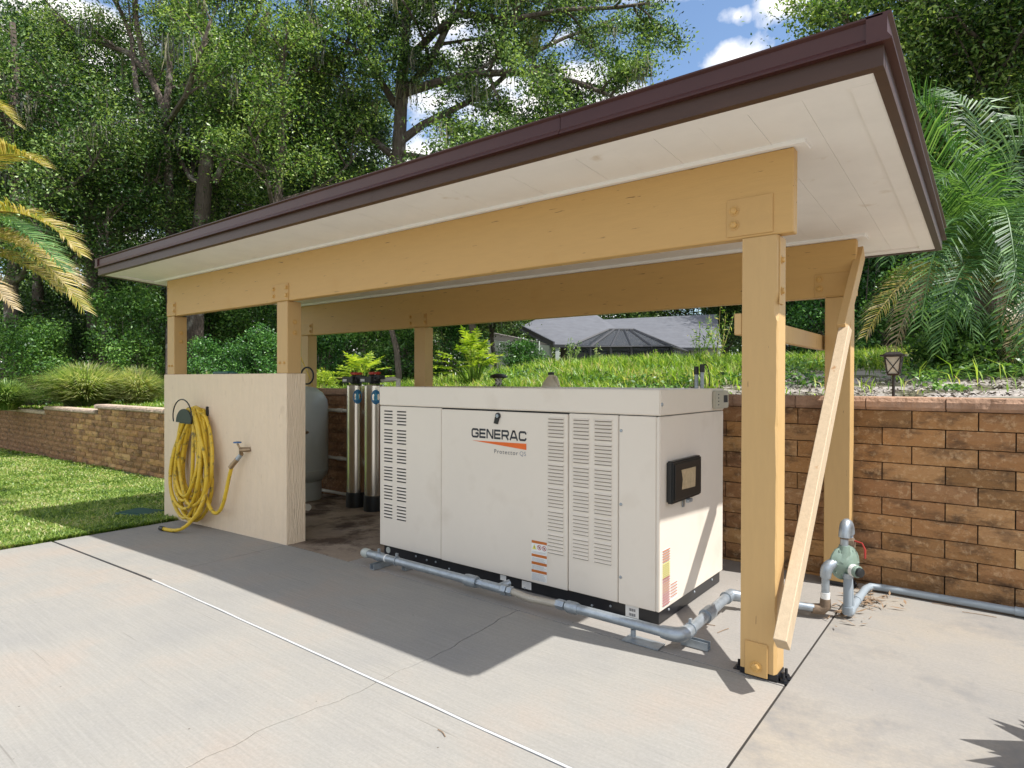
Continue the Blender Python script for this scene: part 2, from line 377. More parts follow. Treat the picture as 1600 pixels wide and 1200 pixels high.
lglass_m = M('frosted_lamp_glass', (0.55, 0.53, 0.44), 0.2, var=0.15, scale=30)
shingle_m = M('grey_shingles', (0.115, 0.118, 0.13), 0.9, var=0.22, scale=2.5, bump=0.5, bscale=10, stretch=(1, 1, 1))  # blotchy tone puts patches of shadow into the shingle colour
hwall_m = M('pale_green_siding', (0.50, 0.55, 0.50), 0.7)
hdark_m = M('brown_grey_wall', (0.26, 0.23, 0.21), 0.8)
cage_m = M('dark_bronze_frame', (0.03, 0.03, 0.033), 0.5)
glassd_m = M('dark_window_glass', (0.02, 0.022, 0.025), 0.08, spec=0.8)

def screenmat():
    mt, n, b = newmat('insect_screen')
    b.inputs['Base Color'].default_value = (0.03, 0.035, 0.04, 1); b.inputs['Roughness'].default_value = 0.6
    t = n.nodes.new('ShaderNodeBsdfTransparent'); mx = n.nodes.new('ShaderNodeMixShader'); mx.inputs['Fac'].default_value = 0.62
    n.links.new(t.outputs[0], mx.inputs[1]); n.links.new(b.outputs[0], mx.inputs[2])
    n.links.new(mx.outputs[0], n.nodes['Material Output'].inputs['Surface'])
    return mt
screen_m = screenmat()

# ------------------------------------------------------------------ mesh helpers
class MB:
    def __init__(s): s.v = []; s.f = []; s.mi = []
    def add(s, vs, fs, mi=0):
        o = len(s.v); s.v += [tuple(v) for v in vs]
        s.f += [tuple(i + o for i in f) for f in fs]; s.mi += [mi] * len(fs); return s
    def box(s, x0, x1, y0, y1, z0, z1, mi=0, mat=None):
        vs = [Vector((x, y, z)) for z in (z0, z1) for y in (y0, y1) for x in (x0, x1)]
        if mat is not None: vs = [mat @ v for v in vs]
        return s.add(vs, [(0, 2, 3, 1), (4, 5, 7, 6), (0, 1, 5, 4), (2, 6, 7, 3), (0, 4, 6, 2), (1, 3, 7, 5)], mi)
    def hexa(s, a, b, mi=0):    # a: four bottom corners, b: four top corners, same winding (ccw from above)
        return s.add(list(a) + list(b), [(3, 2, 1, 0), (4, 5, 6, 7), (0, 1, 5, 4), (1, 2, 6, 5), (2, 3, 7, 6), (3, 0, 4, 7)], mi)
    def tube(s, pts, r, n=10, mi=0, caps=True, ref=None):
        pts = [Vector(p) for p in pts]
        k = len(pts); rr = r if isinstance(r, (list, tuple)) else [r] * k
        vs = []; prev = None
        for i, p in enumerate(pts):
            t = (pts[min(i + 1, k - 1)] - pts[max(i - 1, 0)])
            if t.length < 1e-9: t = Vector((0, 0, 1))
            t.normalize()
            if prev is None:
                a = Vector((0, 0, 1)) if abs(t.z) < 0.9 else Vector((1, 0, 0))
                u = t.cross(a).normalized()
            else:
                u = (prev - t * prev.dot(t))
                u = u.normalized() if u.length > 1e-6 else t.orthogonal().normalized()
            prev = u; q = t.cross(u)
            for j in range(n):
                an = 2 * math.pi * j / n
                vs.append(p + (u * math.cos(an) + q * math.sin(an)) * rr[i])
        fs = [(i * n + j, i * n + (j + 1) % n, (i + 1) * n + (j + 1) % n, (i + 1) * n + j) for i in range(k - 1) for j in range(n)]
        if caps: fs += [tuple(range(n - 1, -1, -1)), tuple((k - 1) * n + j for j in range(n))]
        return s.add(vs, fs, mi)
    def cyl(s, p0, p1, r, n=16, mi=0): return s.tube([p0, p1], r, n, mi)
    def lathe(s, prof, c, n=24, mi=0, axis=Vector((0, 0, 1))):   # prof: (r, h)
        q = Vector((0, 0, 1)).rotation_difference(axis)
        c = Vector(c)
        vs = [c + q @ Vector((r * math.cos(2 * math.pi * j / n), r * math.sin(2 * math.pi * j / n), h)) for r, h in prof for j in range(n)]
        k = len(prof)
        fs = [(i * n + j, i * n + (j + 1) % n, (i + 1) * n + (j + 1) % n, (i + 1) * n + j) for i in range(k - 1) for j in range(n)]
        fs += [tuple(range(n - 1, -1, -1)), tuple((k - 1) * n + j for j in range(n))]
        return s.add(vs, fs, mi)
    def prism(s, poly, d, mi=0):    # planar polygon (3D pts) extruded by vector d
        poly = [Vector(p) for p in poly]; n = len(poly); d = Vector(d)
        return s.add(poly + [p + d for p in poly], [tuple(range(n - 1, -1, -1)), tuple(range(n, 2 * n))] + [(i, (i + 1) % n, n + (i + 1) % n, n + i) for i in range(n)], mi)
    def mesh(s, name, mats, smooth=False, bevel=0.0, seg=1):
        me = bpy.data.meshes.new(name)
        me.from_pydata(s.v, [], s.f)
        for m_ in (mats if isinstance(mats, (list, tuple)) else [mats]): me.materials.append(m_)
        if any(s.mi): me.polygons.foreach_set('material_index', s.mi)
        bm = bmesh.new(); bm.from_mesh(me)
        bmesh.ops.recalc_face_normals(bm, faces=bm.faces)
        if bevel:
            ed = [e for e in bm.edges if len(e.link_faces) == 2 and e.calc_face_angle(0) > 0.6]
            bmesh.ops.bevel(bm, geom=ed, offset=bevel, segments=seg, affect='EDGES', clamp_overlap=True)
        bm.to_mesh(me); bm.free()
        if smooth:
            me.polygons.foreach_set('use_smooth', [True] * len(me.polygons))
            try: me.set_sharp_from_angle(angle=R_(40))
            except Exception: pass
        me.update()
        return me
def link(name, me, parent=None):
    o = bpy.data.objects.new(name, me); COL.objects.link(o)
    if parent: o.parent = parent
    return o
def part(name, mb, mat, parent, smooth=False, bevel=0.0, label=None, kind=None, seg=1):
    o = link(name, mb.mesh(name, mat, smooth, bevel, seg), parent)
    if parent is not None:
        o.matrix_parent_inverse = parent_world(parent).inverted()
    if label: o['label'] = label
    if kind: o['kind'] = kind
    return o
def parent_world(o):
    mw = Matrix.Translation(o.location) @ o.rotation_euler.to_matrix().to_4x4()
    if o.parent: mw = parent_world(o.parent) @ o.matrix_parent_inverse @ mw
    return mw
def thing(name, loc, label, cat, group=None):
    o = bpy.data.objects.new(name, None); COL.objects.link(o); o.location = loc
    o.empty_display_size = 0.1
    o['label'] = label; o['category'] = cat
    if group: o['group'] = group
    return o
def tag(o, label, cat, group=None, kind=None):
    o['label'] = label; o['category'] = cat
    if group: o['group'] = group
    if kind: o['kind'] = kind
    return o
def struct(name, mb, mat, **k):
    o = part(name, mb, mat, None, **k); o['kind'] = 'structure'; return o
def share(src, name, parent, loc, rot=None, scale=None):
    o = src.copy(); COL.objects.link(o); o.name = name; o.parent = parent
    o.location = loc
    if rot: o.rotation_euler = rot
    if scale: o.scale = scale
    return o

# ------------------------------------------------------------------ terrain
def sstep(t): t = max(0.0, min(1.0, t)); return t * t * (3 - 2 * t)
def low_z(x):                       # driveway and lawn level
    if x > -3.6: return 0.0
    if x > -6.0: return -0.030 * (-3.6 - x)
    if x > -10.5: return -0.072 - 0.055 * (-6.0 - x)
    return max(-0.319 - 0.016 * (-10.5 - x), -0.62)
def wall_top(x):                    # top of the retaining wall (steps)
    if x > -9.2: return 1.255
    if x > -13.55: return 0.865
    if x > -16.75: return 0.7495
    return 0.634
def terr(x, y):
    t = 1.19
    if x < -6: t = 1.19 - 0.42 * sstep((-6 - x) / 6) - 0.17 * sstep((-12 - x) / 7)
    goal = 1.66 if x > -6 else 1.66 - 0.34 * sstep((-6 - x) / 10)
    z = t + (goal - t) * sstep((y - 2.2) / (6.5 if x > -6 else 14))
    if y > 2.3: z += 0.05 * noise.noise(Vector((x * 0.5, y * 0.5, 3))) + 0.03 * noise.noise(Vector((x * 1.9, y * 1.9, 1)))
    return z
def sheet(xs, ys, fz, skirt=None):
    mb = MB(); nx = len(xs); ny = len(ys)
    mb.v = [(x, y, fz(x, y)) for y in ys for x in xs]
    mb.f = [(j * nx + i, j * nx + i + 1, (j + 1) * nx + i + 1, (j + 1) * nx + i) for j in range(ny - 1) for i in range(nx - 1)]
    mb.mi = [0] * len(mb.f)
    return mb
ground = struct('ground', MB().box(-260, 260, -260, 260, -1.9, -1.0), soil_m)
xs = [-240, -150, -90, -60, -45] + [-36 + i * 0.75 for i in range(0, 72)] + [19, 24, 35, 60, 120, 240]
ys = [1.99, 2.2, 2.5, 3] + [3.5 + 0.6 * i for i in range(0, 36)] + [26, 30, 36, 46, 60, 90, 150, 240]
emb = struct('embankment', sheet(xs, ys, terr), sand_m, smooth=True)
# lawn (lower left) on its own soil sheet
lx = [-60, -40, -30, -24, -20, -17, -14, -12, -10.5, -9, -8, -7, -6, -5.77]
ly = [-30, -20, -10, -5, -3, -2, -1.4, -0.7, 0, 0.8, 1.4, 1.99]
struct('lawn_ground', sheet(lx, ly, lambda x, y: low_z(x) - 0.012), lawnsoil_m)

# driveway slabs
drive = thing('driveway', (0, 0, 0), '', '')
del drive['label']; del drive['category']; drive['kind'] = 'structure'
part('joint_bed', MB().box(-5.76, 9, -14, 1.82, -0.22, -0.115), gap_m, drive)
def crack_x(y):
    return -1.45 + 0.05 * noise.noise(Vector((0, y * 2.2, 5))) + 0.022 * noise.noise(Vector((0, y * 9, 9))) - 0.04 * math.sin(y * 1.7)
def slab(fx0, fx1, y0, y1, mat, ny=1, nx=6, zoff=0.0, name='slab'):
    mb = MB(); ny = max(ny, 1)
    fx0 = fx0 if callable(fx0) else (lambda y, c=fx0: c)
    fx1 = fx1 if callable(fx1) else (lambda y, c=fx1: c)
    top = []
    e = 0.0015
    for j in range(ny + 1):
        y = y0 + (y1 - y0) * j / ny
        a, b = fx0(y), fx1(y)
        xx = [a, a + e] + [a + (b - a) * i / nx for i in range(1, nx)] + [b - e, b]
        top.append([(x, y, low_z(x) + zoff - (e if k in (0, len(xx) - 1) else 0)) for k, x in enumerate(xx)])
    w_ = len(top[0])
    # edges in y get a small arris too
    rows = [[(p[0], p[1], p[2] - e) for p in top[0]], [(p[0], p[1] + e, p[2]) for p in top[0]]] + top[1:-1] + \
           [[(p[0], p[1] - e, p[2]) for p in top[-1]], [(p[0], p[1], p[2] - e) for p in top[-1]]]
    vs = [p for r_ in rows for p in r_]
    fs = [(j * w_ + i, j * w_ + i + 1, (j + 1) * w_ + i + 1, (j + 1) * w_ + i) for j in range(len(rows) - 1) for i in range(w_ - 1)]
    per = [i for i in range(w_)] + [j * w_ + w_ - 1 for j in range(1, len(rows))] + [(len(rows) - 1) * w_ + i for i in range(w_ - 2, -1, -1)] + [j * w_ for j in range(len(rows) - 2, 0, -1)]
    o = len(vs)
    vs += [(vs[i][0], vs[i][1], vs[i][2] - 0.11) for i in per]
    n = len(per)
    fs += [(per[i], o + i, o + (i + 1) % n, per[(i + 1) % n]) for i in range(n)]
    mb.add(vs, fs)
    return part(name, mb, mat, drive)
g = 0.0035
slab(-5.76, -3.855 - g, -14, -1.095, conc)
slab(-3.855 + g, lambda y: crack_x(y) - 0.0028, -14, -1.095, conc, ny=260)
slab(lambda y: crack_x(y) + 0.0028, 0.032, -14, -1.095, conc, ny=260)
slab(-5.76, -3.855 - g, -1.075, -0.004, conc)
slab(-3.855 + g, lambda y: crack_x(y) - 0.0022, -1.075, -0.004, conc, ny=50)
slab(lambda y: crack_x(y) + 0.0022, 0.032, -1.075, -0.004, conc, ny=50)
slab(-6.14, -3.05, 0.004, 1.82, conc_d)
slab(-3.045, 0.032, 0.004, 1.82, conc_s)
slab(0.042, 9, -14, 1.82, conc_r)
# joint filler strip, slightly wavy
mb = MB(); n = 90; top = []
for i in range(n + 1):
    x = -3.75 + 3.78 * i / n
    o_ = 0.004 * noise.noise(Vector((x * 3, 0, 0)))
    top.append((x, o_))
vs = []
for x, o_ in top:
    z = low_z(x) + 0.001
    vs += [(x, -1.0915 + o_, z), (x, -1.0785 + o_, z), (x, -1.0915 + o_, z - 0.1), (x, -1.0785 + o_, z - 0.1)]
fs = []
for i in range(n):
    a = i * 4; b = a + 4
    fs += [(a, b, b + 1, a + 1), (a, a + 2, b + 2, b), (a + 1, b + 1, b + 3, a + 3)]
part('joint_filler', MB().add(vs, fs), filler_m, drive)
def dark_fill(pts, wd, dz=-0.0045):
    mb = MB(); vs = []
    for x, y in pts:
        vs += [(x - wd, y, low_z(x) + dz), (x + wd, y, low_z(x) + dz)]
    part('joint_dirt', mb.add(vs, [(2 * i, 2 * i + 1, 2 * i + 3, 2 * i + 2) for i in range(len(pts) - 1)]), gap_m, drive)
dark_fill([(-3.855, -14), (-3.855, 1.8)], 0.006)
dark_fill([(crack_x(-14 + 14 * i / 400), -14 + 14 * i / 400) for i in range(401)], 0.006)
dark_fill([(0.037, -14), (0.037, 1.8)], 0.0075)
dark_fill([(-3.0475, 0.004), (-3.0475, 1.8)], 0.003)
def dark_fill_x(x0, x1, y, wd, n=20, dz=-0.0045):
    vs = []
    for i in range(n + 1):
        x = x0 + (x1 - x0) * i / n; vs += [(x, y - wd, low_z(x) + dz), (x, y + wd, low_z(x) + dz)]
    part('joint_dirt', MB().add(vs, [(2 * i, 2 * i + 2, 2 * i + 3, 2 * i + 1) for i in range(n)]), gap_m, drive)
dark_fill_x(-5.76, -3.76, -1.085, 0.012, dz=-0.012)
dark_fill_x(-5.76, 0.03, 0.0, 0.006, 30)

# ------------------------------------------------------------------ retaining wall
wall = thing('retaining_wall', (0, 1.9, 0), 'long rust brown split block retaining wall with cap stones running behind the shelter and lawn', 'retaining wall')
WY = 1.84
CH, CL = 0.1155, 0.345
protos = []
for k in range(6):
    r2 = random.Random(50 + k)
    bm = bmesh.new()
    nx_, nz_ = 5, 2
    grid = [[None] * (nz_ + 1) for _ in range(nx_ + 1)]
    hw, hh = CL / 2 - 0.0035, CH / 2 - 0.003
    for i in range(nx_ + 1):
        for j in range(nz_ + 1):
            edge = i in (0, nx_) or j in (0, nz_)
            y = (0.004 if edge else -0.008) + r2.uniform(-0.005, 0.005)
            grid[i][j] = bm.verts.new((-hw + 2 * hw * i / nx_, y, -hh + 2 * hh * j / nz_))
    for i in range(nx_):
        for j in range(nz_):
            bm.faces.new((grid[i][j], grid[i + 1][j], grid[i + 1][j + 1], grid[i][j + 1]))
    bk = [bm.verts.new((x, 0.10, z)) for x, z in ((-hw, -hh), (hw, -hh), (hw, hh), (-hw, hh))]
    bot = [grid[i][0] for i in range(nx_ + 1)]; tp = [grid[i][nz_] for i in range(nx_ + 1)]
    lf = [grid[0][j] for j in range(nz_ + 1)]; rg = [grid[nx_][j] for j in range(nz_ + 1)]
    bm.faces.new(list(reversed(bot)) + [bk[0], bk[1]]); bm.faces.new(tp + [bk[2], bk[3]])
    bm.faces.new(lf + [bk[3], bk[0]]); bm.faces.new(list(reversed(rg)) + [bk[1], bk[2]])
    bmesh.ops.recalc_face_normals(bm, faces=bm.faces)
    me = bpy.data.meshes.new('block'); bm.to_mesh(me); bm.free(); me.materials.append(block_m)
    protos.append(me)
rest = MB()
cands = []
for row in range(0, 16):                    # rows counted down from under the cap
    for c in range(-62, 12):
        off = 0.0 if row % 2 else CL * 0.48
        x = c * CL + off
        wt = 1.255 if x > -9.2 else 0.865
        z = wt - 0.088 - CH * (row + 0.5)
        if z > wall_top(x) - 0.088: continue
        gz = low_z(x) if x < -5.9 else 0.0
        if z + CH / 2 < gz - 0.02: continue
        if x > 3.6: continue
        vis = (-0.95 < x < 2.2) or (-4.75 > x > -5.6 and False) or x < -8.3
        dist = (Vector((x, WY, z)) - CAM).length
        cands.append((not vis, dist, x, z, (row * 7 + c * 3) % 6))
cands.sort()
nb = 0
for hid, dist, x, z, k in cands:
    if nb < 296 and not hid:
        o = link('block', protos[k], wall)
        o.location = (x, WY - 1.9 + rnd.uniform(-0.006, 0.004), z)
        o.rotation_euler = (0, rnd.uniform(-0.004, 0.004), rnd.uniform(-0.008, 0.008))
        nb += 1
    else:
        me = protos[k]
        vs = [(v.co.x + x, v.co.y + WY, v.co.z + z) for v in me.vertices]
        rest.add(vs, [tuple(p.vertices) for p in me.polygons])
part('block_courses', rest, block_m, wall, kind='stuff')
mb = MB()
for x0, x1 in ((-21.4, -16.75), (-16.75, -13.55), (-13.55, -9.2), (-9.2, 3.8)):
    mb.box(x0, x1, WY + 0.03, WY + 0.16, -0.9, wall_top((x0 + x1) / 2) - 0.09)
part('wall_core', mb, mortar_m, wall)
def cap_mesh(L_, seed):
    r2 = random.Random(seed); bm = bmesh.new(); n = 6
    rings = []
    for i in range(n + 1):
        x = -L_ / 2 + L_ * i / n
        fr = -0.035 + r2.uniform(-0.008, 0.008)
        pr = [(fr + 0.02, 0.0), (fr, 0.02), (fr + r2.uniform(-.004, .006), 0.055), (fr + 0.016, 0.082), (0.02, 0.085 + r2.uniform(-.003, .004)), (0.22, 0.085), (0.22, 0.0)]
        rings.append([bm.verts.new((x, a, b)) for a, b in pr])
    for i in range(n):
        for j in range(7):
            bm.faces.new((rings[i][j], rings[i + 1][j], rings[i + 1][(j + 1) % 7], rings[i][(j + 1) % 7]))
    bm.faces.new(rings[0][::-1]); bm.faces.new(rings[-1])
    bmesh.ops.recalc_face_normals(bm, faces=bm.faces)
    me = bpy.data.meshes.new('cap_stone'); bm.to_mesh(me); bm.free(); return me
CW = 0.44
cms = [cap_mesh(CW - 0.006, 80 + k) for k in range(3)]
cmsL = [c.copy() for c in cms]
for c_ in cms: c_.materials.append(cap_m)
for c_ in cmsL: c_.materials.append(capL_m)
x = 3.6; i = 0
while x > -21.4:
    xc = x - CW / 2
    o = link('cap_stone', (cms if xc > -7 else cmsL)[i % 3], wall)
    o.location = (xc, WY - 1.9 + rnd.uniform(-.004, .004), wall_top(xc) - 0.086)
    o.rotation_euler = (0, 0, rnd.uniform(-0.01, 0.01)); x -= CW; i += 1

# ------------------------------------------------------------------ shelter
S = 0.058                                   # fall of the roof towards the back, per metre
shel = thing('equipment_shelter', (-3, 0.8, 0), 'tan timber lean-to shelter with brown metal edged roof over the generator', 'shelter')
BT, BB, BTH = 2.384, 2.011, 0.067           # front beam top, bottom, thickness
def shear(z, y): return z - S * y
# beams
mb = MB().box(-6.06, 0.063, 0.0, BTH, BB, BT); part('front_beam', mb, paint_tan, shel, bevel=0.004)
YB = 1.656
mb = MB().box(-6.25, 0.043, YB, YB + BTH, 1.916, 2.285); part('rear_beam', mb, paint_tan, shel, bevel=0.004)
# nailers above beams
mb = MB().box(-6.3, 0.115, -0.028, 0.085, BT + 0.001, BT + 0.030); part('nailer', mb, trim_m, shel, bevel=0.003)
mb = MB().box(-6.3, 0.10, YB - 0.03, YB + 0.09, 2.286, 2.312); part('nailer', mb, trim_m, shel, bevel=0.003)
# posts
def bolt(p, n, parent, r=0.012):
    n = Vector(n)
    p = Vector(p)
    mb = MB()
    mb.lathe([(r * 1.5, 0), (r * 1.5, 0.003)], p, 14, axis=n)
    mb.lathe([(r, 0.003), (r, 0.010), (r * 0.6, 0.013)], p, 6, axis=n)
    part('bolt', mb, bolt_m, parent, smooth=False)
def post(x0, x1, y0, y1, z0, z1, chip=False, mat=paint_post):
    mb = MB()
    if not chip:
        mb.box(x0, x1, y0, y1, z0, z1)
        return part('post', mb, mat, shel, bevel=0.004)
    # worn front right arris: rings along the height
    r2 = random.Random(3); vs = []; n = 46
    for i in range(n + 1):
        z = z0 + (z1 - z0) * i / n
        c = 0.004 + max(0, noise.noise(Vector((0, 0, z * 4.1))) * 0.016) + r2.uniform(0, 0.0025)
        if z < 0.2: c += 0.006
        if abs(z - 1.68) < 0.05: c += 0.012
        vs += [(x0, y0, z), (x1 - c, y0, z), (x1, y0 + c * 1.6, z), (x1, y1, z), (x0, y1, z)]
    fs = [(i * 5 + j, i * 5 + (j + 1) % 5, (i + 1) * 5 + (j + 1) % 5, (i + 1) * 5 + j) for i in range(n) for j in range(5)]
    fs += [(4, 3, 2, 1, 0), tuple(n * 5 + j for j in range(5))]
    mb.add(vs, fs)
    return part('post', mb, mat, shel)
P1 = post(-0.157, 0.0, 0.0, 0.125, 0.035, BB - 0.002, chip=True)
P1['label'] = 'near right post with splintered edge'
P2 = post(-4.008, -3.851, 0.0, 0.13, 1.412, BB - 0.002)
P3 = post(-6.055, -5.90, 0.0, 0.13, 1.412, BB - 0.002)
B1 = post(-0.141, 0.015, YB, YB + 0.125, 0.03, 1.914)
B2 = post(-4.107, -3.95, YB, YB + 0.125, 0.0, 1.914)
B3 = post(-6.171, -6.02, YB, YB + 0.13, -0.07, 1.914)
def plate(x0, x1, z0, z1, y, bolts, t=0.006):
    pl = part('bracket_plate', MB().box(x0, x1, y - t, y - 0.0005, z0, z1), plate_m, shel, bevel=0.0015)
    for bx, bz in bolts: bolt((bx, y - t, bz), (0, -1, 0), pl, 0.0165)
    return pl
plate(-0.228, -0.022, BB + 0.012, 2.196, 0.0, [(-0.195, 2.142), (-0.195, 2.077)])
plate(-4.075, -3.83, BB + 0.004, 2.155, 0.0, [(-4.05, 2.12), (-4.05, 2.06), (-3.86, 2.12), (-3.86, 2.055)])
plate(-6.052, -5.86, BB + 0.004, 2.15, 0.0, [(-5.89, 2.12), (-5.89, 2.06)])
plate(-0.205, 0.02, 1.925, 2.075, YB, [(-0.175, 2.04), (-0.175, 1.975)])
plate(-4.19, -3.92, 1.925, 2.06, YB, [(-4.165, 2.03), (-4.165, 1.965), (-3.945, 2.03), (-3.945, 1.965)])
plate(-6.17, -5.93, 1.925, 2.06, YB, [(-5.97, 2.03), (-5.97, 1.965)])
# strap on the right face of the near post and foot bracket
st = part('strap', MB().box(0.0005, 0.006, 0.012, 0.07, 1.70, 2.0), plate_m, shel, bevel=0.001)
for z in (1.76, 1.90): bolt((0.006, 0.042, z), (1, 0, 0), st, 0.013)
for z in (1.785, 1.885): bolt((-0.157, 0.05, z), (-1, 0, 0), P1, 0.012)
ft = part('foot_bracket', MB().box(-0.135, -0.035, -0.008, -0.0005, 0.012, 0.165), plate_m, shel, bevel=0.002)
bolt((-0.085, -0.008, 0.055), (0, -1, 0), ft, 0.018)
for pp, zz in ((P2, 1.84), (P3, 1.84)):
    x1 = -3.851 if pp is P2 else -5.90
    for z in (zz, zz - 0.09): bolt((x1, 0.07, z), (1, 0, 0), pp, 0.014)
    x0 = -4.008 if pp is P2 else -6.055
    for dx in (0.045, 0.11): bolt((x0 + dx, 0.0, 1.50), (0, -1, 0), pp, 0.009)
def foot(x0, x1, y0, y1, front):
    f = part('post_foot', MB().box(x0 - 0.006, x1 + 0.006, y0 + 0.01, y1 - 0.01, 0.002, 0.036), dark_m, shel, bevel=0.003)
    for bx, by in front:
        mb = MB(); mb.lathe([(0.016, 0.0), (0.016, 0.014)], (bx, by, 0.004), 6); mb.lathe([(0.008, 0.012), (0.007, 0.040)], (bx, by, 0.004), 8)
        mb.box(bx - 0.022, bx + 0.022, by - 0.02, by + 0.02, 0.0015, 0.005)
        part('anchor_nut', mb, dark_m, f)
foot(-0.157, 0.0, 0.0, 0.125, [(0.022, 0.035), (0.022, 0.085), (-0.178, 0.05)])
foot(-0.141, 0.015, YB, YB + 0.125, [(0.035, YB + 0.05)])
# cross rail between right posts
part('cross_rail', MB().box(-0.195, -0.159, 0.004, YB + 0.11, 1.568, 1.668), paint_post, shel, bevel=0.004)
# diagonal brace: painted upper board, bare lower board nailed over it
def board(p0, p1, wid, th, mat, name, label, cut=0.0):
    p0, p1 = Vector(p0), Vector(p1); t = (p1 - p0).normalized()
    n_ = Vector((1, 0, 0)); u = t.cross(n_).normalized()
    a = [p0 - u * wid / 2, p0 + u * wid / 2, p0 + u * wid / 2 + n_ * th, p0 - u * wid / 2 + n_ * th]
    b = [p1 - u * wid / 2, p1 + u * wid / 2 + t * cut, p1 + u * wid / 2 + n_ * th + t * cut, p1 - u * wid / 2 + n_ * th]
    return part(name, MB().hexa(a, b), mat, shel, bevel=0.003, label=label)
board((0.022, 1.185, 1.655), (0.022, 1.80, 2.215), 0.10, 0.046, paint_post, 'brace', 'tan painted diagonal brace board')
board((0.030, -0.135, 0.235), (0.030, 1.21, 1.655), 0.085, 0.055, raw_wood, 'brace', 'bare pale wood diagonal brace board', cut=0.05)

# roof -------------------------------------------------------------
RX0, RX1, RY0, RY1 = -6.436, 0.468, -0.506, 2.254
def zb(y): return 2.413 - 0.0576 * (y - RY0)          # bottom of the fascia
def slope_box(x0, x1, y0, y1, dz0, dz1):
    mb = MB()
    a = [(x0, y0, zb(y0) + dz0), (x1, y0, zb(y0) + dz0), (x1, y1, zb(y1) + dz0), (x0, y1, zb(y1) + dz0)]
    b = [(x0, y0, zb(y0) + dz1), (x1, y0, zb(y0) + dz1), (x1, y1, zb(y1) + dz1), (x0, y1, zb(y1) + dz1)]
    return mb.hexa(a, b)
roof = part('roof', slope_box(RX0 + 0.02, RX1 - 0.02, RY0 + 0.02, RY1 - 0.02, 0.135, 0.155), brown_m, shel)
FT = 0.036
# fascia boards (lower tier) and metal drip edge (upper tier), in lengths with visible joints
def front_len(xa, xb, y, sgn, lab):
    part('fascia_board', slope_box(xa, xb, min(y, y + sgn * FT), max(y, y + sgn * FT), 0.0, 0.070), brown2_m, roof)
fx = [RX0, -5.2, -2.165, RX1]
for a, b in zip(fx[:-1], fx[1:]): front_len(a + 0.0008, b - 0.0008, RY0, 1, '')
for a, b in zip([RX0, -3.0], [-3.0, RX1]): front_len(a + 0.0008, b - 0.0008, RY1, -1, '')
part('fascia_board', slope_box(RX1 - FT, RX1, RY0 + FT + 0.001, RY1 - FT - 0.001, 0.0, 0.070), brown2_m, roof)
part('fascia_board', slope_box(RX0, RX0 + FT, RY0 + FT + 0.001, RY1 - FT - 0.001, 0.0, 0.070), brown2_m, roof)
prof = [(0.0, 0.0705), (0.026, 0.0715), (0.026, 0.0745), (0.012, 0.096), (0.012, 0.150), (0.024, 0.158), (0.024, 0.164), (-0.05, 0.166), (-0.05, 0.0715)]
def drip_x(xa, xb, y, sgn):
    mb = MB(); n = len(prof)
    vs = [(x, y + sgn * (-d), zb(y) + h) for x in (xa, xb) for d, h in prof]
    fs = [(i, (i + 1) % n, n + (i + 1) % n, n + i) for i in range(n)] + [tuple(range(n)), tuple(range(2 * n - 1, n - 1, -1))]
    part('drip_edge', mb.add(vs, fs), brown_m, roof)
dx = [RX0, -4.35, -0.82, RX1]
for k, (a, b) in enumerate(zip(dx[:-1], dx[1:])): drip_x(a + 0.001, b - 0.001, RY0 - 0.0015 * (k % 2), 1)
drip_x(RX0, RX1, RY1, -1)
def drip_y(x, sgn):
    mb = MB(); n = len(prof)
    vs = [(x + sgn * d, y, zb(y) + h + 0.0005) for y in (RY0 - 0.024, RY1 + 0.024) for d, h in prof]
    fs = [(i, (i + 1) % n, n + (i + 1) % n, n + i) for i in range(n)] + [tuple(range(n)), tuple(range(2 * n - 1, n - 1, -1))]
    part('drip_edge', mb.add(vs, fs), brown_m, roof)
drip_y(RX1, 1); drip_y(RX0, -1)
# soffit boards running front to back with fine joints, and border trim
bx = RX0 + FT + 0.085; k = 0
while bx < RX1 - FT - 0.09:
    e = min(bx + 0.203, RX1 - FT - 0.085)
    part('soffit_board', slope_box(bx + 0.0006, e - 0.0006, RY0 + FT + 0.08, RY1 - FT - 0.08, 0.0155 + 0.0007 * (k % 2), 0.03), soffit_m, roof)
    bx = e; k += 1
part('trim', slope_box(RX0 + FT, RX1 - FT, RY0 + FT + 0.0005, RY0 + FT + 0.0795, 0.005, 0.03), trim_m, roof)
part('trim', slope_box(RX0 + FT, RX1 - FT, RY1 - FT - 0.0795, RY1 - FT - 0.0005, 0.005, 0.03), trim_m, roof)
part('trim', slope_box(RX1 - FT - 0.0845, RX1 - FT - 0.0005, RY0 + FT + 0.081, RY1 - FT - 0.081, 0.005, 0.03), trim_m, roof)
part('trim', slope_box(RX0 + FT + 0.0005, RX0 + FT + 0.0845, RY0 + FT + 0.081, RY1 - FT - 0.081, 0.005, 0.03), trim_m, roof)
# filler strip between beam top and soffit
part('soffit_batten', MB().box(-6.28, 0.06, 0.003, 0.064, BT + 0.031, 2.400), trim_m, shel)

# ------------------------------------------------------------------ half wall with hose
hw_ = thing('half_wall', (-5, 0.08, 0), 'thick cream textured half wall under the left end of the shelter', 'wall')
bm = bmesh.new()
mb = MB()
xx = [-6.11 + 2.259 * i / 30 for i in range(31)]
vs = []
for x in xx:
    z0 = low_z(x) - 0.02 + (0.012 * noise.noise(Vector((x * 9, 0, 0))) if x > -5 else 0)
    vs += [(x, -0.009, z0), (x, 0.174, z0), (x, 0.174, 1.411), (x, -0.009, 1.411)]
fs = [(i * 4 + j, i * 4 + (j + 1) % 4, (i + 1) * 4 + (j + 1) % 4, (i + 1) * 4 + j) for i in range(30) for j in range(4)]
fs += [(0, 1, 2, 3), (123, 122, 121, 120)]
part('wall_body', mb.add(vs, fs), stucco_m, hw_, bevel=0.005)

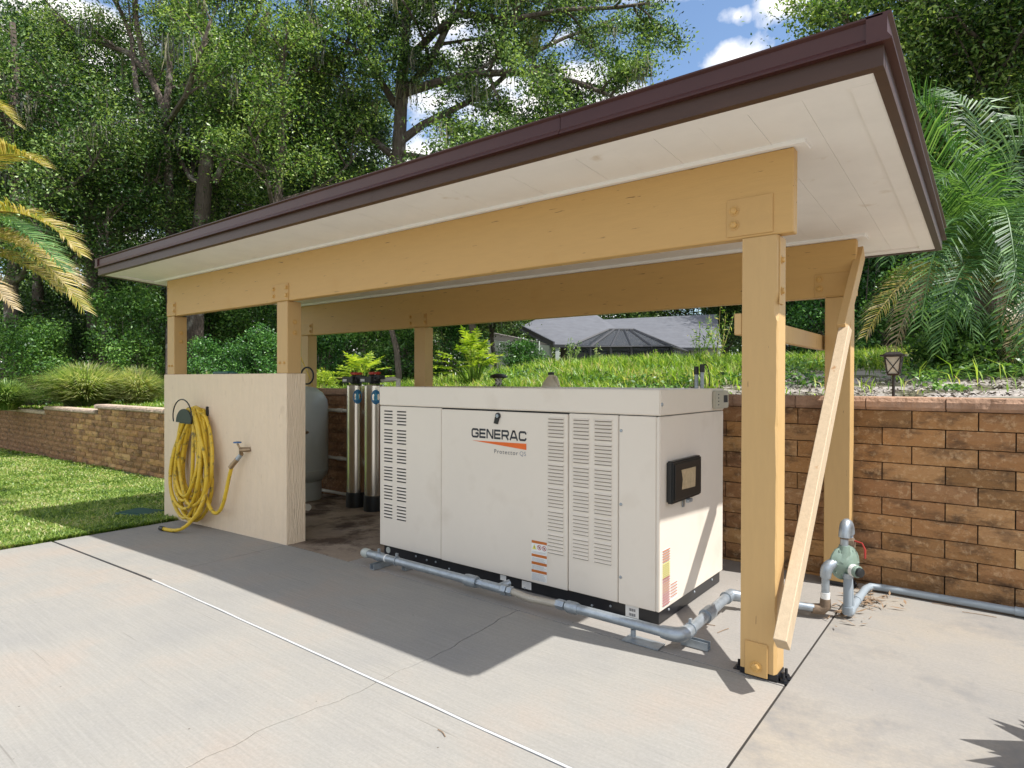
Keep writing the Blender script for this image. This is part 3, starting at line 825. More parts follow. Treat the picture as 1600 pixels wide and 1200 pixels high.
# hose holder + hose
hh = thing('hose_hanger', (-5.45, -0.05, 1.0), 'dark green plastic hose hanger with wire hoop on the cream half wall', 'hose hanger')
c0 = on_y(300, 655, -0.10)
mb = MB(); pl = []
for k in range(13):
    a = math.pi * k / 12
    pl.append((c0.x - 0.02 + 0.16 * math.cos(a), -0.17, c0.z - 0.03 + 0.13 * math.sin(a)))
mb.prism(pl, (0, 0.012, 0)); part('holder_plate', mb, green_p2, hh)
mb = MB(); pl = [(c0.x - 0.02 + 0.11 * math.cos(math.pi * k / 12), -0.158, c0.z - 0.04 + 0.10 * math.sin(math.pi * k / 12)) for k in range(13)]
mb.prism(pl, (0, 0.148, 0)); part('saddle', mb, green_p2, hh)
hp = [(c0.x - 0.03 + 0.19 * math.cos(a), -0.178, c0.z + 0.03 + 0.16 * math.sin(a)) for a in [R_(-20 + 220 * k / 24) for k in range(25)]]
part('wire_hoop', MB().tube(hp, 0.006, 8), black_p, hh, smooth=True)
hk = on_y(325, 640, -0.012)
part('hook', MB().box(hk.x - 0.012, hk.x + 0.012, -0.03, -0.0095, hk.z - 0.06, hk.z + 0.03), black_p, hh, bevel=0.003)

hose = thing('garden_hose', (-5.4, -0.08, 0), 'yellow garden hose coiled in hanging loops on the cream half wall', 'garden hose')
pts = []
rh = random.Random(11)
turns = 13
cx0 = c0.x
for t in range(turns):
    left = rh.uniform(0.30, 0.56); right = rh.uniform(0.16, 0.50)
    bot = rh.uniform(-0.02, 0.24); topx = cx0 + rh.uniform(-0.06, 0.16); topz = c0.z + 0.055 + rh.uniform(0, 0.09)
    dep = -0.035 - 0.115 * ((t * 5) % turns) / turns
    midx = cx0 + (right - left) * 0.35 + rh.uniform(-0.05, 0.07)
    for k in range(28):
        a = 2 * math.pi * k / 28
        s_, c_ = math.sin(a), math.cos(a)
        u = (1 - c_) / 2          # 0 top, 1 bottom
        z = topz + (bot - topz) * u
        wdt = (0.34 + 0.66 * u ** 0.6)
        if s_ < 0: x = topx + (midx - topx) * u + s_ * (left) * wdt
        else: x = topx + (midx - topx) * u + s_ * (right) * wdt
        pts.append(Vector((x, dep - 0.03 * u * (1 + 0.6 * s_) + 0.012 * math.sin(3 * a + t), z)))
# smooth joins between turns
P_ = np.array([tuple(p) for p in pts])
ker = np.array([0.15, 0.2, 0.3, 0.2, 0.15]); Q = P_.copy()
for ax in range(3): Q[2:-2, ax] = np.convolve(P_[:, ax], ker, 'valid')
fa = on_y(363, 727, -0.09)
g1 = on_y(352, 790, -0.12)
tail = []
def bez(ps, n=14):
    out_ = []
    for i in range(n + 1):
        t = i / n; q = [Vector(p) for p in ps]
        while len(q) > 1: q = [a.lerp(b, t) for a, b in zip(q[:-1], q[1:])]
        out_.append(q[0])
    return out_
tail = bez([Q[-1], Vector(Q[-1]) + Vector((0.15, -0.02, -0.35)), (cx0 + 0.2, -0.1, -0.1), (cx0 + 0.62, -0.13, -0.05), (cx0 + 0.66, -0.12, 0.25), fa + Vector((-0.12, 0, -0.2)), fa], 26)
he = on_z(255, 826, -0.03)
head = bez([he, he + Vector((0.35, 0.02, 0)), (cx0 + 0.15, -0.28, -0.02), (cx0 + 0.55, -0.16, 0.1), Vector(Q[0]) + Vector((0.35, 0, -0.5)), Q[0]], 26)
part('hose_coil', MB().tube(head[:-1] + [Vector(q) for q in Q] + tail[1:], 0.0165, 9), yellow_m, hose, smooth=True)
part('hose_end', MB().tube([he + Vector((-0.05, -0.004, 0)), he + Vector((0.01, 0, 0))], 0.021, 12), black_p, hose, smooth=True)
d_ = Vector((0.075, 0.035, 0.09)); cc = fa
part('hose_coupling', MB().tube([cc - d_ * 0.25, cc + d_ * 0.6], 0.022, 12), brass_m, hose, smooth=True)
fc = thing('faucet', (fa.x, 0, fa.z), 'brass hose bib with blue handle on the cream half wall', 'faucet')
e_ = cc + d_ * 0.6
fb = Vector((e_.x + 0.07, -0.075, e_.z + 0.09))
part('spout', MB().tube([e_, e_ + d_ * 0.5], 0.019, 12), galv_m, fc, smooth=True)
part('body', MB().tube([e_ + d_ * 0.5, fb, Vector((fb.x + 0.04, -0.009, fb.z))], [0.018, 0.024, 0.02], 12), brass_m, fc, smooth=True)
mb = MB(); mb.cyl(fb, fb + Vector((-0.02, -0.02, 0.055)), 0.009, 8)
part('stem', mb, brass_m, fc)
mb = MB(); tp = fb + Vector((-0.02, -0.02, 0.058))
mb.lathe([(0.012, 0), (0.036, 0.002), (0.036, 0.012), (0.012, 0.016)], tp, 8)
part('handle', mb, blue_m, fc)
# items on top of the half wall
o = on_y(352, 581, 0.10)
mb = MB(); mb.box(o.x - 0.17, o.x + 0.12, 0.06, 0.13, 1.412, 1.437)
mb.box(o.x + 0.12, o.x + 0.22, 0.07, 0.11, 1.413, 1.428)
tag(part('hose_nozzle', mb, teal_p, None, bevel=0.006), 'dark green plastic hose wand lying on top of the cream half wall', 'hose nozzle')

# ------------------------------------------------------------------ generator
GX0, GX1, GY0, GY1 = -3.01, -0.683, 0.27, 1.266
gen = thing('generator', ((GX0 + GX1) / 2, 0.77, 0), 'large beige standby generator with louvred doors and orange and black logo', 'generator')
part('base_frame', MB().box(GX0 + 0.025, GX1 - 0.012, GY0 + 0.02, GY1 - 0.02, 0.004, 0.082), dark_m, gen, bevel=0.004)
part('inner_core', MB().box(GX0 + 0.02, GX1 - 0.02, GY0 + 0.022, GY1 - 0.02, 0.083, 1.155), dark_m, gen)
def panel(name, x0, x1, z0, z1, y=GY0, th=0.02, label=None):
    return part(name, MB().box(x0, x1, y, y + th, z0, z1), gen_m, gen, bevel=0.0035, label=label, seg=2)
pn0 = panel('side_panel', GX0, -2.347, 0.082, 1.157)
door = panel('door', -2.343, -1.2775, 0.080, 1.151, y=GY0 - 0.004, th=0.024)
pn2 = panel('side_panel', -1.2735, -0.9385, 0.082, 1.157)
pn3 = panel('side_panel', -0.9345, GX1 - 0.021, 0.082, 1.157)
endp = part('end_panel', MB().box(GX1 - 0.02, GX1, GY0, GY1, 0.082, 1.157), gen_m, gen, bevel=0.0035, seg=2)
part('rear_panel', MB().box(GX0 + 0.021, GX1 - 0.021, GY1 - 0.019, GY1, 0.082, 1.157), gen_m, gen)
part('end_panel', MB().box(GX0 - 0.001, GX0 + 0.02, GY0 + 0.021, GY1, 0.082, 1.157), gen_m, gen)
lid = part('lid', MB().box(GX0 - 0.004, GX1 + 0.004, GY0 - 0.005, GY1 + 0.004, 1.1625, 1.306), gen_m, gen, bevel=0.006, seg=2)
# louvres
def louvre_mesh(wd, hood):
    mb = MB(); h = 0.0135
    if hood:
        mb.add([(-wd / 2, 0, h), (wd / 2, 0, h), (wd / 2, -0.010, 0.003), (-wd / 2, -0.010, 0.003), (-wd / 2, 0, 0.003), (wd / 2, 0, 0.003)],
               [(0, 3, 2, 1), (0, 4, 3), (1, 2, 5), (3, 4, 5, 2)], 0)
        mb.add([(-wd / 2 + .003, -0.0012, -0.0035), (wd / 2 - .003, -0.0012, -0.0035), (wd / 2 - .003, -0.0012, 0.004), (-wd / 2 + .003, -0.0012, 0.004)], [(0, 1, 2, 3)], 1)
    else:
        mb.add([(-wd / 2, 0, h), (wd / 2, 0, h), (wd / 2, -0.004, 0.006), (-wd / 2, -0.004, 0.006), (-wd / 2, 0, 0.006), (wd / 2, 0, 0.006)],
               [(0, 3, 2, 1), (0, 4, 3), (1, 2, 5), (3, 4, 5, 2)], 0)
        mb.add([(-wd / 2 + .002, -0.0012, -0.0045), (wd / 2 - .002, -0.0012, -0.0045), (wd / 2 - .002, -0.0012, 0.0065), (-wd / 2 + .002, -0.0012, 0.0065)], [(0, 1, 2, 3)], 1)
    me = bpy.data.meshes.new('louvre'); me.from_pydata(mb.v, [], mb.f)
    me.materials.append(gen_m); me.materials.append(louvre_shade_m if hood else slot_m); me.polygons.foreach_set('material_index', mb.mi)
    return me
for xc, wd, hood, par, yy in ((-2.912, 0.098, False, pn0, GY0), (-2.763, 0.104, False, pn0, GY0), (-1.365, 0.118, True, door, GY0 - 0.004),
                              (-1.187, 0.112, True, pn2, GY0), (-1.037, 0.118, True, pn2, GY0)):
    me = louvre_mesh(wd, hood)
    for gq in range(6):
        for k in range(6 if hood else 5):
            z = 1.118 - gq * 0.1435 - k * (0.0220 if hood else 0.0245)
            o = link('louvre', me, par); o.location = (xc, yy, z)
# door latch
lt = thing  # (unused alias)
mb = MB(); lx_ = -1.822
mb.lathe([(0.021, 0), (0.021, 0.008), (0.016, 0.011)], (lx_, GY0 - 0.004, 1.122), 20, axis=Vector((0, -1, 0)))
mb.hexa([(lx_ - 0.034, GY0 - 0.012, 1.072), (lx_ - 0.002, GY0 - 0.012, 1.068), (lx_ - 0.002, GY0 - 0.005, 1.068), (lx_ - 0.034, GY0 - 0.005, 1.072)],
        [(lx_ - 0.018, GY0 - 0.018, 1.115), (lx_ + 0.015, GY0 - 0.018, 1.115), (lx_ + 0.015, GY0 - 0.005, 1.115), (lx_ - 0.018, GY0 - 0.005, 1.115)])
lat = part('latch', mb, black_p, door, smooth=False)
mb = MB().lathe([(0.012, 0), (0.012, 0.003), (0.004, 0.004)], (lx_, GY0 - 0.015, 1.122), 16, axis=Vector((0, -1, 0)))
part('lock_barrel', mb, galv_m, door)
# screws
def screw(p, ax, par, r=0.007):
    part('screw', MB().lathe([(r * 1.3, 0), (r * 1.3, 0.002), (r, 0.005), (r * .4, 0.006)], p, 10, axis=Vector(ax)), galv_m, par)
for z in (1.07, 0.649, 0.232): screw((-0.92, GY0, z), (0, -1, 0), pn3)
screw((GX1 + 0.004, 0.285, 1.225), (1, 0, 0), lid, 0.009)
base = gen
for px_, py_ in ((650, 866), (667, 872), (681, 875), (702, 890), (820, 925), (925, 943), (954, 944)):
    q = on_y(px_, py_ + 3, GY0 + 0.02); screw((q.x, GY0 + 0.02, max(0.02, min(0.072, q.z))), (0, -1, 0), base, 0.006)
for y in (0.42, 0.8, 1.1): screw((GX1 - 0.012, y, 0.055), (1, 0, 0), base, 0.006)
q = on_y(607, 862, GY0 + 0.02)
part('access_plug', MB().lathe([(0.024, 0), (0.024, 0.004)], (q.x, GY0 + 0.02, 0.045), 20, axis=Vector((0, -1, 0))), tank_m, gen)
# stroke lettering for the logo
def stroke(mb, pts, w_, x0, z0, sx, sz, y, closed=False):
    k = len(pts)
    for i in range(k - 1):
        a = Vector((pts[i][0], 0, pts[i][1])); b = Vector((pts[i + 1][0], 0, pts[i + 1][1]))
        d = (b - a).normalized(); nn_ = Vector((-d.z, 0, d.x)) * w_ / 2
        e0 = d * (w_ / 2 if i else 0.0); e1 = d * (w_ / 2 * 0.41 if i < k - 2 else 0.0)
        e0 = d * (w_ / 2 * 0.41) if i else Vector()
        q_ = [a - e0 - nn_, b + e1 - nn_, b + e1 + nn_, a - e0 + nn_]
        yy = y - 0.00002 * i - 0.0008
        mb.add([(x0 + v.x * sx, yy, z0 + v.z * sz) for v in q_], [(0, 1, 2, 3)])
LET = {
 'G': ([[(1.13, .70), (1.13, .78), (.98, .9), (.25, .9), (.1, .75), (.1, .25), (.25, .1), (.98, .1), (1.13, .22), (1.13, .48), (.68, .48)]], 1.23),
 'E': ([[(1.05, .9), (.1, .9)], [(1.0, .5), (.1, .5)], [(1.05, .1), (.1, .1)], [(.1, 0), (.1, 1)]], 1.08),
 'N': ([[(.1, 0), (.1, 1)], [(.15, .97), (1.0, .03)], [(1.05, 0), (1.05, 1)]], 1.15),
 'R': ([[(.1, 0), (.1, 1)], [(.1, .9), (.95, .9), (1.08, .78), (1.08, .56), (.95, .44), (.1, .44)], [(.68, .44), (1.08, 0)]], 1.18),
 'A': ([[(.08, 0), (.55, 1.0)], [(1.22, 0), (.72, 1.0)], [(.28, .28), (1.0, .28)], [(.45, .93), (.82, .93)]], 1.30),
 'C': ([[(1.08, .68), (1.08, .78), (.95, .9), (.25, .9), (.1, .75), (.1, .25), (.25, .1), (.95, .1), (1.08, .22), (1.08, .32)]], 1.18)}
mb = MB(); pen = 0.0; word = 'GENERAC'
tot = sum(LET[c][1] for c in word) + 0.12 * 6
sx = (2.058 - 1.592) / tot; sz = 0.063
X0 = -2.056
for c in word:
    for st_ in LET[c][0]: stroke(mb, st_, 0.215, X0 + pen * sx, 0.968, sx, sz, GY0 - 0.004)
    pen += LET[c][1] + 0.12
part('lettering', mb, ink_m, door, label='black GENERAC lettering')
part('logo_stroke', MB().add([(-2.052, GY0 - 0.0052, 0.9475), (-1.590, GY0 - 0.0052, 0.913), (-1.590, GY0 - 0.0052, 0.953)], [(0, 1, 2)]), logo_or, door)
def text(s, x, z, size, y, mat, parent, sxx=1.0, off=0.0, name='lettering', space=1.0, axis='y', X=0):
    cu = bpy.data.curves.new('t', 'FONT'); cu.body = s; cu.size = size; cu.offset = off; cu.space_character = space
    to = bpy.data.objects.new('t', cu); COL.objects.link(to)
    dg = bpy.context.evaluated_depsgraph_get()
    me = bpy.data.meshes.new_from_object(to.evaluated_get(dg))
    bpy.data.objects.remove(to)
    for v in me.vertices:
        a, b = v.co.x * sxx, v.co.y
        v.co = (x + a, y, z + b) if axis == 'y' else (X, x + a, z + b)
    me.materials.clear(); me.materials.append(mat)
    o = link(name, me, parent); o.matrix_parent_inverse = parent_world(parent).inverted()
    return o
text('Protector', -1.857, 0.874, 0.040, GY0 - 0.0052, grey_ink2, door, 1.0, 0.0, space=1.25)
text('QS', -1.645, 0.874, 0.040, GY0 - 0.0052, grey_ink, door, 1.0, 0.0, space=1.1)
text('R', -1.586, 1.02, 0.010, GY0 - 0.0052, grey_ink, door)
# warning sticker on the door
def flat(mb, x0, x1, z0, z1, y, mi=0):
    mb.add([(x0, y, z0), (x1, y, z0), (x1, y, z1), (x0, y, z1)], [(0, 1, 2, 3)], mi)
sx0, sx1 = -1.547, -1.428
mb = MB(); Y0 = GY0 - 0.0052
flat(mb, sx0, sx1, 0.097, 0.350, Y0, 0)
for zc in (0.339, 0.254, 0.205, 0.155): flat(mb, sx0 + .001, sx1 - .001, zc - 0.008, zc + 0.009, Y0 - 0.0004, 1)
for z0_, z1_ in ((0.264, 0.283), (0.215, 0.242), (0.166, 0.194), (0.102, 0.144)):
    z = z1_ - 0.003
    while z > z0_:
        flat(mb, sx0 + 0.006, sx1 - 0.006 - 0.02 * rh.random(), z - 0.0016, z, Y0 - 0.0004, 2); z -= 0.0055
cz = 0.308
mb.add([(sx0 + 0.006, Y0 - .0004, cz - 0.016), (sx0 + 0.038, Y0 - .0004, cz - 0.016), (sx0 + 0.022, Y0 - .0004, cz + 0.016)], [(0, 1, 2)], 3)
flat(mb, sx0 + 0.0205, sx0 + 0.0235, cz - 0.010, cz + 0.006, Y0 - .0007, 4)
for cxx in (sx0 + 0.060, sx0 + 0.098):
    n = 18
    ring = [(cxx + 0.016 * math.cos(2 * math.pi * i / n), Y0 - .0004, cz + 0.016 * math.sin(2 * math.pi * i / n)) for i in range(n)]
    rin = [(cxx + 0.0125 * math.cos(2 * math.pi * i / n), Y0 - .0004, cz + 0.0125 * math.sin(2 * math.pi * i / n)) for i in range(n)]
    mb.add(ring + rin, [(i, (i + 1) % n, n + (i + 1) % n, n + i) for i in range(n)], 5)
    mb.add([(cxx - 0.011, Y0 - .0006, cz + 0.008), (cxx - 0.008, Y0 - .0006, cz + 0.011), (cxx + 0.011, Y0 - .0006, cz - 0.008), (cxx + 0.008, Y0 - .0006, cz - 0.011)], [(0, 1, 2, 3)], 5)
    flat(mb, cxx - 0.005, cxx + 0.005, cz - 0.006, cz + 0.006, Y0 - .0005, 4)
me = bpy.data.meshes.new('warning_label'); me.from_pydata(mb.v, [], mb.f)
for m_ in (white_label, orange_m, grey_ink, yellowl_m, ink_m, redl_m): me.materials.append(m_)
me.polygons.foreach_set('material_index', mb.mi)
o = link('warning_label', me, door); o['label'] = 'orange and white warning label'
# end panel labels
mb = MB(); XX = GX1 + 0.0008
def flx(y0, y1, z0, z1, x, mi=0): mb.add([(x, y0, z0), (x, y1, z0), (x, y1, z1), (x, y0, z1)], [(0, 1, 2, 3)], mi)
flx(0.305, 0.412, 0.095, 0.418, XX, 0); flx(0.412, 0.515, 0.108, 0.205, XX, 0)
z = 0.412
while z > 0.10:
    c_ = 1 if z > 0.345 or 0.17 < z < 0.24 else (3 if z > 0.26 else 5)
    flx(0.308, 0.409, z - 0.0065, z, XX + .0005, c_)
    flx(0.312, 0.395, z - 0.0115, z - 0.0085, XX + .0005, 4)
    z -= 0.0145 if c_ != 3 else 0.0105
z = 0.200
while z > 0.115:
    flx(0.416, 0.510, z - 0.006, z, XX + .0005, 1); flx(0.418, 0.50, z - 0.012, z - 0.0095, XX + .0005, 2); z -= 0.017
me = bpy.data.meshes.new('warning_label'); me.from_pydata(mb.v, [], mb.f)
for m_ in (white_label, orange_m, grey_ink, yellowl_m, ink_m, redl_m): me.materials.append(m_)
me.polygons.foreach_set('material_index', mb.mi)
o = link('warning_label', me, endp); o['label'] = 'striped red, orange and yellow warning labels'; 
for o_ in (o,): o_.matrix_parent_inverse = parent_world(endp).inverted()
bpy.data.objects['warning_label'].matrix_parent_inverse = parent_world(door).inverted()
# base labels
mb = MB(); yb = GY0 + 0.0185
flat(mb, -0.898, -0.815, 0.010, 0.076, yb, 0)
for r_ in range(2):
    for k in range(7): flat(mb, -0.875 + k * 0.006, -0.872 + k * 0.006 + 0.001 * (k % 2), 0.018 + r_ * 0.027, 0.034 + r_ * 0.027, yb - .0005, 4)
def lab_done(mb, nm):
    me = bpy.data.meshes.new(nm); me.from_pydata(mb.v, [], mb.f)
    for m_ in (white_label, orange_m, grey_ink, yellowl_m, ink_m, redl_m): me.materials.append(m_)
    me.polygons.foreach_set('material_index', mb.mi)
    o = link(nm, me, gen); o.matrix_parent_inverse = parent_world(gen).inverted(); return o
lab_done(mb, 'rating_label')
mb = MB(); flat(mb, -1.82, -1.77, 0.035, 0.070, yb, 0); lab_done(mb, 'rating_label')
mb = MB(); flat(mb, -1.64, -1.565, 0.018, 0.066, yb, 0)
for k in range(5): flat(mb, -1.635, -1.575, 0.024 + k * 0.008, 0.0255 + k * 0.008, yb - .0005, 2)
me = bpy.data.meshes.new('rating_label'); me.from_pydata(mb.v, [], mb.f)
for m_ in (white_label, orange_m, grey_ink, yellowl_m, ink_m, redl_m): me.materials.append(m_)
me.polygons.foreach_set('material_index', mb.mi)
o = link('rating_label', me, gen); o.matrix_parent_inverse = parent_world(gen).inverted()
# black controller window box on the end panel
cb = part('controller_box', MB().box(GX1 + 0.0005, GX1 + 0.040, 0.352, 0.775, 0.668, 0.905), black_p, endp, bevel=0.008, seg=2)
part('box_rim', MB().box(GX1 + 0.040, GX1 + 0.046, 0.372, 0.755, 0.686, 0.888), black_p, cb, bevel=0.002)
part('paper', MB().add([(GX1 + 0.0468, 0.462, 0.738), (GX1 + 0.0468, 0.66, 0.731), (GX1 + 0.0468, 0.668, 0.848), (GX1 + 0.0468, 0.455, 0.850), (GX1 + 0.0468, 0.475, 0.795)], [(0, 1, 2, 3, 4)]), paper_m, cb)
mb = MB(); mb.box(GX1 + 0.030, GX1 + 0.050, 0.555, 0.615, 0.648, 0.668); mb.box(GX1 + 0.0008, GX1 + 0.008, 0.57, 0.60, 0.615, 0.668)
part('box_latch', mb, galv_m, cb, bevel=0.002)
# thermostat-like control on the lid end
ct = part('control_module', MB().box(GX1 + 0.0045, GX1 + 0.030, 1.045, 1.285, 1.176, 1.293), M('module_beige', (0.46, 0.43, 0.34), 0.45), lid, bevel=0.006, seg=2)
mb = MB(); mb.add([(GX1 + 0.0306, 1.185, 1.215), (GX1 + 0.0306, 1.262, 1.215), (GX1 + 0.0306, 1.262, 1.262), (GX1 + 0.0306, 1.185, 1.262)], [(0, 1, 2, 3)])
part('display', mb, ink_m, ct)
mb = MB()
for k in range(4): mb.box(GX1 + 0.030, GX1 + 0.0315, 1.085, 1.10, 1.198 + k * 0.022, 1.206 + k * 0.022)
part('buttons', mb, ink_m, ct)

# ------------------------------------------------------------------ gas pipe in front of the generator
gp = thing('gas_pipe', (-1.5, 0.03, 0), 'galvanised gas pipe run on small brackets along the front of the generator', 'gas pipe')
GYp, GZ = 0.035, 0.085
part('pipe', MB().cyl((-2.86, GYp, GZ), (-1.87, GYp, GZ), 0.0265, 20), galv_m, gp, smooth=True)
part('end_cap', MB().lathe([(0.030, 0), (0.034, 0.01), (0.034, 0.05), (0.026, 0.07), (0.012, 0.078)], (-2.85, GYp, GZ), 14, axis=Vector((-1, 0, 0))), tank_m, gp, smooth=True)
def ring(x0, x1, r, n=14, p=None, mat=galv_m, y=GYp, z=GZ):
    part('coupling', MB().tube([(x0, y, z), (x0 + (x1 - x0) * .15, y, z), (x0 + (x1 - x0) * .85, y, z), (x1, y, z)], [r * .9, r, r, r * .9], n), mat, gp, smooth=True)
ring(-2.79, -2.70, 0.031); ring(-2.665, -2.65, 0.0285, mat=white_label)
ring(-1.90, -1.80, 0.038, 12); ring(-1.80, -1.75, 0.026, 6)
part('tee', MB().tube([(-1.75, GYp, GZ), (-1.60, GYp, GZ)], 0.028, 16).tube([(-1.64, GYp, GZ), (-1.60, GYp + 0.075, GZ + 0.02)], 0.021, 12), galv_m, gp, smooth=True)
ring(-1.60, -1.56, 0.034, 6); ring(-1.555, -1.52, 0.030, 6)
fl = [(-1.53 + 0.34 * k / 12, GYp + 0.004 * math.sin(k), GZ - 0.012 * math.sin(math.pi * k / 12)) for k in range(13)]
part('flex_connector', MB().tube(fl, 0.021, 14), flex_m, gp, smooth=True)
ring(-1.20, -1.145, 0.029, 6); ring(-1.135, -1.055, 0.034, 10)
part('pipe', MB().cyl((-1.06, GYp, GZ), (-0.54, GYp, GZ), 0.0265, 20), galv_m, gp, smooth=True)
el = bez([(-0.56, GYp, GZ), (-0.47, GYp, GZ), (-0.458, GYp + 0.01, GZ), (-0.455, GYp + 0.10, GZ)], 8)
part('elbow', MB().tube(el, [0.032, 0.035, 0.036, 0.037, 0.037, 0.037, 0.036, 0.035, 0.032], 18), galv_m, gp, smooth=True)
part('pipe', MB().cyl((-0.455, GYp + 0.09, GZ), (-0.475, 0.76, GZ), 0.0265, 20), galv_m, gp, smooth=True)
part('coupling', MB().tube([(-0.464, 0.37, GZ), (-0.465, 0.46, GZ)], 0.037, 14), galv_m, gp, smooth=True)
part('elbow', MB().tube([(-0.474, 0.72, GZ), (-0.47, 0.80, GZ), (-0.40, 0.825, GZ - .005)], [0.036, 0.036, 0.030], 14), galv_m, gp, smooth=True)
part('pipe', MB().tube([(-0.41, 0.82, GZ - .005), (-0.05, 0.955, 0.058)], 0.022, 14), galv_m, gp, smooth=True)
def strut(x, y0, y1, z=0.0):
    mb = MB(); mb.box(x - 0.022, x - 0.017, y0, y1, 0.003, 0.042); mb.box(x + 0.017, x + 0.022, y0, y1, 0.003, 0.042); mb.box(x - 0.017, x + 0.017, y0, y1, 0.003, 0.008)
    part('bracket', mb, galv_m, gp)
    mb = MB(); mb.tube([(x, GYp + 0.031 * math.cos(R_(a)), GZ + 0.031 * math.sin(R_(a))) for a in range(-70, 251, 20)], 0.0035, 6)
    mb.box(x - 0.010, x + 0.010, GYp - 0.006, GYp + 0.006, GZ + 0.034, GZ + 0.055)
    part('clamp', mb, galv_m, gp)
strut(-2.74, -0.03, 0.16); strut(-2.55, 0.10, 0.2)
mb = MB(); mb.box(-0.50, -0.36, 0.13, 0.135, 0.003, 0.042); mb.box(-0.50, -0.36, 0.165, 0.17, 0.003, 0.042); mb.box(-0.50, -0.36, 0.135, 0.165, 0.003, 0.007)
part('bracket', mb, galv_m, gp)
part('clamp', MB().tube([(-0.457 + 0.031 * math.cos(R_(a)), 0.15, GZ + 0.031 * math.sin(R_(a))) for a in range(-70, 251, 20)], 0.0035, 6).box(-0.463, -0.451, 0.14, 0.16, GZ + 0.034, GZ + 0.055), galv_m, gp)
mb = MB(); mb.cyl((-0.72, GYp, 0.02), (-0.72, GYp, GZ - 0.03), 0.014, 10); mb.box(-0.76, -0.56, -0.015, 0.075, 0.003, 0.010)
part('bracket', mb, galv_m, gp)

# ------------------------------------------------------------------ gas regulator by the wall
rg_ = thing('gas_regulator', (0.05, 1.05, 0), 'green gas regulator with grey pipes standing in front of the rear right post', 'gas regulator')
ex = (0.0, 0.985)
part('floor_elbow', MB().tube([(-0.06, 0.955, 0.052), (ex[0] - 0.01, ex[1] - 0.005, 0.052), (ex[0] + 0.005, ex[1], 0.07), (ex[0] + 0.005, ex[1], 0.115)], [0.028, 0.032, 0.031, 0.027], 14), rust_m, rg_, smooth=True)
part('riser', MB().tube([(0.005, ex[1], 0.10), (0.005, ex[1], 0.25)], 0.021, 14), galv_m, rg_, smooth=True)
part('riser_collar', MB().tube([(0.005, ex[1], 0.115), (0.005, ex[1], 0.150)], 0.025, 10), white_label, rg_, smooth=True)
RC = Vector((0.085, 1.08, 0.315))
part('elbow', MB().tube(bez([(0.005, ex[1], 0.235), (0.005, ex[1], 0.30), (0.02, ex[1] + .01, 0.31), (0.06, 1.05, 0.325)], 8), [0.028, 0.03, 0.031, 0.032, 0.031, 0.03, 0.028, 0.026, 0.024], 14), galv_m, rg_, smooth=True)
ax = Vector((0.80, -0.60, 0.0)).normalized(); perp0 = ax.cross(Vector((0, 0, 1)))
mb = MB(); mb.lathe([(0.05, -0.045), (0.055, -0.03), (0.088, -0.018), (0.094, -0.008), (0.094, 0.006), (0.086, 0.012), (0.070, 0.026), (0.045, 0.036), (0.028, 0.045)], RC, 26, axis=ax)
part('diaphragm_case', mb, reg_m, rg_, smooth=True)
part('flange_ring', MB().lathe([(0.092, -0.006), (0.100, -0.003), (0.100, 0.005), (0.092, 0.008)], RC, 26, axis=ax), reg_m, rg_)
for k in range(6):
    a = k * math.pi / 3; q = (perp0 * math.cos(a) + Vector((0, 0, 1)) * math.sin(a))
    part('case_rib', MB().tube([RC + ax * 0.030 + q * 0.03, RC + ax * 0.022 + q * 0.080], 0.0045, 5), reg_m, rg_)
mb = MB(); mb.lathe([(0.034, 0.03), (0.034, 0.085), (0.030, 0.09)], RC + Vector((0.01, 0, -0.03)), 16, axis=ax)
part('spring_tower', mb, reg_m, rg_, smooth=True)
mb = MB(); mb.lathe([(0.026, 0.085), (0.026, 0.105), (0.02, 0.108)], RC + Vector((0.01, 0, -0.03)), 16, axis=ax); part('adjusting_cap', mb, black_p, rg_, smooth=True)
mb = MB(); mb.lathe([(0.0345, 0.045), (0.0348, 0.07)], RC + Vector((0.01, 0, -0.03)), 16, axis=ax); part('name_tag', mb, white_label, rg_)
dcase = bpy.data.objects['diaphragm_case']
perp = ax.cross(Vector((0, 0, 1)))
for k in range(8):
    a = 2 * math.pi * k / 8 + .2
    q = RC + (perp * math.cos(a) + Vector((0, 0, 1)) * math.sin(a)) * 0.084
    part('case_bolt', MB().lathe([(0.007, -0.02), (0.007, 0.018)], q, 6, axis=ax), reg_m, dcase)
part('valve_body', MB().tube([RC + Vector((-0.02, -0.035, 0.005)), RC + Vector((0.0, -0.01, 0.06)), RC + Vector((0.0, -0.01, 0.10))], [0.034, 0.036, 0.028], 12), reg_m, rg_, smooth=True)
tp = RC + Vector((0.0, -0.01, 0.08))
part('upper_pipe', MB().tube([tp, (tp.x, tp.y, 0.47)], 0.021, 14), galv_m, rg_, smooth=True)
part('nipple_rust', MB().tube([(tp.x, tp.y, 0.452), (tp.x, tp.y, 0.465)], 0.0225, 14), rust_m, rg_)
part('top_elbow', MB().tube(bez([(tp.x, tp.y, 0.46), (tp.x, tp.y, 0.55), (tp.x + .01, tp.y + .06, 0.56), (tp.x + 0.01, tp.y + 0.09, 0.47)], 9), 0.030, 14), galv_m, rg_, smooth=True)
dn = Vector((tp.x + 0.01, tp.y + 0.09, 0))
part('down_pipe', MB().tube([(dn.x, dn.y, 0.47), (dn.x, dn.y, 0.20), (dn.x + 0.01, dn.y + .005, 0.01)], 0.021, 14), pvc_grey, rg_, smooth=True)
part('shutoff_valve', MB().tube([(dn.x, dn.y, 0.375), (dn.x, dn.y, 0.39), (dn.x, dn.y, 0.43), (dn.x, dn.y, 0.445)], [0.026, 0.034, 0.034, 0.026], 8), rust_m, rg_)
